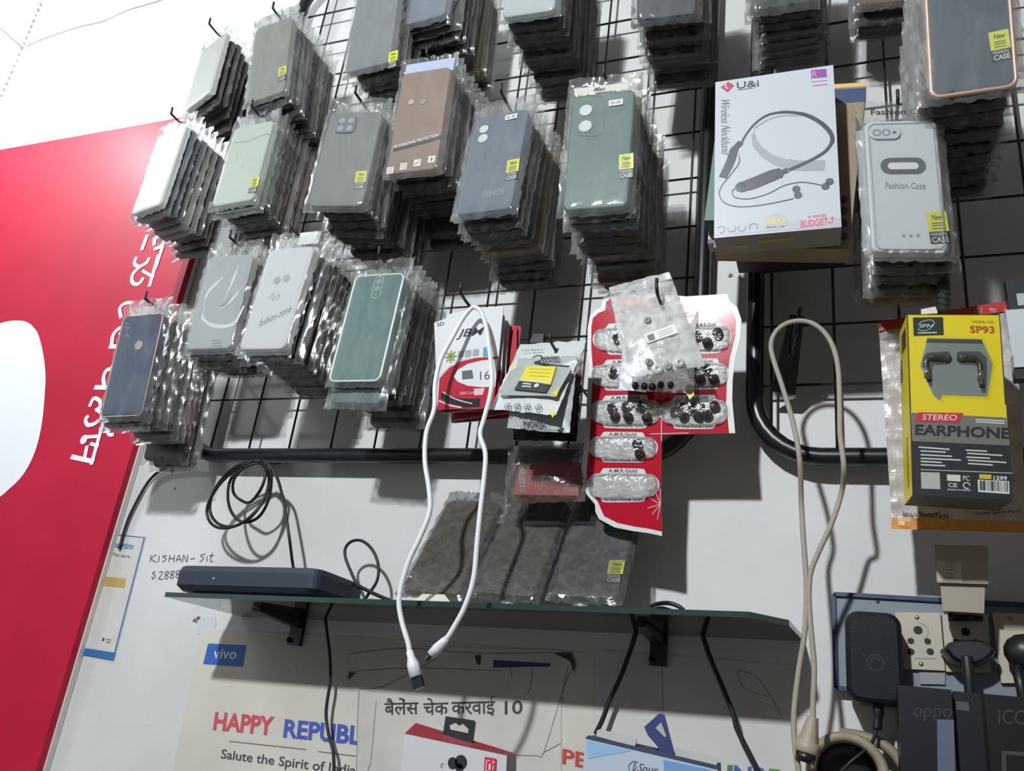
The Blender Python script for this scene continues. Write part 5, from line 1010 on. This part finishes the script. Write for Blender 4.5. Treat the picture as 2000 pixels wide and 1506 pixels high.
def pxface(quad, d): p = [at(*q, d) for q in quad]; cc = sum(p, Vector()) / 4; return cc, ((p[1] - p[0]).length + (p[2] - p[3]).length) / 2, ((p[3] - p[0]).length + (p[2] - p[1]).length) / 2
cc, w_, h_ = pxface([(1648, 1194), (1762, 1194), (1766, 1374), (1656, 1374)], .062)
T = Thing('power_adapter', 'large dark navy adapter plugged into the left end of the switchboard', 'adapter', cc); NAV = mat('12181e', .5, spec=.2, bump=.1, scale=600)
T.part('body', MB().rbox(w_, h_, .014, 0, .040, .005), NAV)
mb = MB(); mb.ribbon([(.001 + .0078 * math.cos(a), -.006 + .0078 * math.sin(a)) for a in np.linspace(0, 6.28, 24)], .0005, -.0003, closed=True); mb.ribbon([(.001 + .0045 * math.cos(a), -.006 + .0045 * math.sin(a)) for a in np.linspace(.3, 3.4, 12)], .0006, -.0003); T.part('round_emblem', mb, mat('36424c', .4))
mb = MB(); A = at(1715, 1372, .045); mb.tube(spline([A, at(1714, 1400, .045), at(1712, 1425, .045)], 5), [.0058] * 5 + [.0048] * 7, 10); T.part('strain_relief', mb, CBK, smooth=True, world=True)
mb = MB(); mb.tube(spline(px3([(1712, 1422, .045), (1706, 1445, .05), (1690, 1465, .055), (1665, 1485, .06), (1640, 1510, .06)], .05), 6), .0018, 8); T.part('cord', mb, CBK, smooth=True, world=True)
T = Thing('extension_adapter', 'beige stepped adapter with a paper label above the middle socket', 'adapter', at(1878, 1130, .07)); BG = mat('9b9183', .5)
mb = MB(); mb.hexa(w8([(1825, 1064), (1930, 1066), (1930, 1141), (1830, 1138)], [(1830, 1080), (1925, 1082), (1925, 1150), (1834, 1148)], .085, .045)); T.part('head', mb, BG, world=True)
mb = MB(); mb.hexa(w8([(1836, 1139), (1924, 1141), (1922, 1198), (1841, 1193)], [(1840, 1146), (1920, 1148), (1919, 1204), (1844, 1200)], .080, .040)); T.part('neck', mb, BG, world=True)
Lf = lambda x, y: T.loc(x, y, -.0152)
mb = MB(); mb.poly([Lf(*p) for p in ((1828, 1094), (1878, 1098), (1880, 1138), (1832, 1136))], -.0154); lb_ = T.part('label', mb, mat('b5ada0', .5), label='paper label')
mb = MB()
for i in range(4): mb.ribbon([Lf(1846, 1099 + i * 4.5), Lf(1866, 1100 + i * 4.5)], .0005, -.0156)
mb.ribbon([Lf(*p) for p in ((1848, 1120), (1859, 1121), (1859, 1129), (1848, 1128))], .0007, -.0156, closed=True); T.part('label_print', mb, mat('6a6258', .5), lb_)
mb = MB()
for px in (1858, 1895): mb.tube([at(px, 1202, .06), at(px, 1208, .012)], .0032, 8)
mb.hexa(w8([(1852, 1196), (1920, 1199), (1920, 1212), (1852, 1212)], [(1852, 1200), (1920, 1202), (1920, 1214), (1852, 1214)], .045, .030)); T.part('prong_block', mb, mat('26262c', .5), world=True)
T = Thing('power_plug', 'black two-pin plug with a thick cord in the middle socket', 'plug', at(1888, 1275, .03))
mb = MB(); q = [T.loc(*p, 0) for p in ((1836, 1272), (1850, 1258), (1868, 1254), (1910, 1254), (1926, 1260), (1942, 1275), (1938, 1284), (1918, 1298), (1902, 1304), (1872, 1303), (1852, 1292))]
mb.loft([[(x * s_, y, z * s_) for x, z in (q if sum(q[i][0] * q[(i + 1) % len(q)][1] - q[(i + 1) % len(q)][0] * q[i][1] for i in range(len(q))) > 0 else q[::-1])] for s_, y in ((.75, -.024), (.92, -.020), (1.0, -.010), (1.0, .006))]); T.part('plug_body', mb, mat('1b1d22', .4), smooth=False)
mb = MB(); mb.tube(spline(px3([(1888, 1282, .056), (1892, 1320, .058), (1896, 1370, .056), (1900, 1430, .055), (1902, 1540, .055)], .05), 6), .0052, 10); T.part('cord', mb, mat('1a1d1c', .5), smooth=True, world=True)
T = Thing('power_plug', 'dark rounded plug in the right end socket of the switchboard', 'plug', at(2000, 1285, .03))
mb = MB(); mb.ball((0, -.012, .004), (.020, .016, .018)); mb.tube([T.inv @ at(1985, 1300, .045), T.inv @ at(1995, 1345, .045), T.inv @ at(2005, 1400, .045)], .005, 8); T.part('plug_body', mb, mat('1c1f20', .4), smooth=True)
# dark phone boxes below
def darkbox(label, q, df, db, hexc):
    cc, w_, h_ = pxface(q, df); T = Thing('phone_box', label, 'box', cc); carton(T, w_, h_, df - db, mat(hexc, .35)); T.w, T.h = w_, h_; return T
T = darkbox('black phone box with a grey blue stripe, below the switchboard', [(1757, 1342), (1862, 1344), (1872, 1620), (1764, 1620)], .10, .03, '10141a')
mb = MB(); mb.text('oppo', T.loc(1783, 1408), T.loc(1858, 1410), T.loc(1785, 1382), -.0004, -.004); T.part('brand_lettering', mb, mat('30363c', .4))
mb = MB(); mb.poly([T.loc(*p) for p in ((1830, 1405), (1863, 1406), (1868, 1600), (1832, 1600))], -.0003); T.part('blue_stripe', mb, mat('5a6078', .4))
T = darkbox('black phone box standing between the striped box and the plug cord', [(1866, 1352), (1925, 1354), (1932, 1620), (1876, 1620)], .085, .03, '13181e')
mb = MB(); mb.rect(-T.w / 2 + .002, T.h / 2 - .017, T.w / 2 - .012, T.h / 2 - .009, -.0003); T.part('pale_print', mb, mat('4a4a48', .5))
T = darkbox('black phone box with outlined letters at the right frame end', [(1930, 1360), (2060, 1364), (2060, 1620), (1938, 1620)], .11, .04, '101213')
mb = MB(); mb.text('ICO', T.loc(1950, 1414), T.loc(2006, 1416), T.loc(1951, 1386), -.0004, -.004); T.part('brand_lettering', mb, mat('3a3c3e', .4))
mb = MB(); mb.ribbon([T.loc(*p) for p in ((1962, 1520), (1960, 1470), (2010, 1474))], .004, -.0004); T.part('print_frame', mb, mat('36383a', .5))
# round cream housing with dark bowl
T = Thing('round_lamp_holder', 'round cream plastic ring with a dark hollow at the bottom right', 'holder', at(1655, 1512, .06)); ctr = Vector((0, 0, 0))
def ringz(r, y, n=40): return [Vector((r * math.cos(2 * math.pi * i / n), y, r * math.sin(2 * math.pi * i / n))) for i in range(n)]
rr = (at(1740, 1512, .06) - at(1655, 1512, .06)).length
mb = MB(); mb.loft([ringz(rr * a, y) for a, y in ((1.0, .058), (1.0, .012), (.97, .003), (.90, 0), (.80, .001), (.74, .006), (.72, .03))], False, False); T.part('ring', mb, mottled('aged_cream_plastic', '8f8570', 'a89d88', scale=30, bump=.1), smooth=True)
mb = MB(); mb.loft([ringz(rr * a, y) for a, y in ((.73, .02), (.70, .035), (.4, .040))], False, True); T.part('dark_bowl', mb, mat('191b1e', .35), smooth=True)
mb = MB(); mb.ball((.006, .02, .025), (.0022, .002, .0022)); T.part('stud', mb, mat('5a5c60', .3), smooth=True)
T = Thing('cable_clip', 'cream curved strip behind the round ring at its right', 'strip', at(1725, 1470, .03)); mb = MB()
mb.tube(spline(px3([(1640, 1432, .03), (1690, 1440, .03), (1735, 1462, .03), (1765, 1500, .03), (1775, 1540, .03)], .03), 6), .0055, 8); T.part('strip', mb, mat('8f8570', .5), smooth=True, world=True)
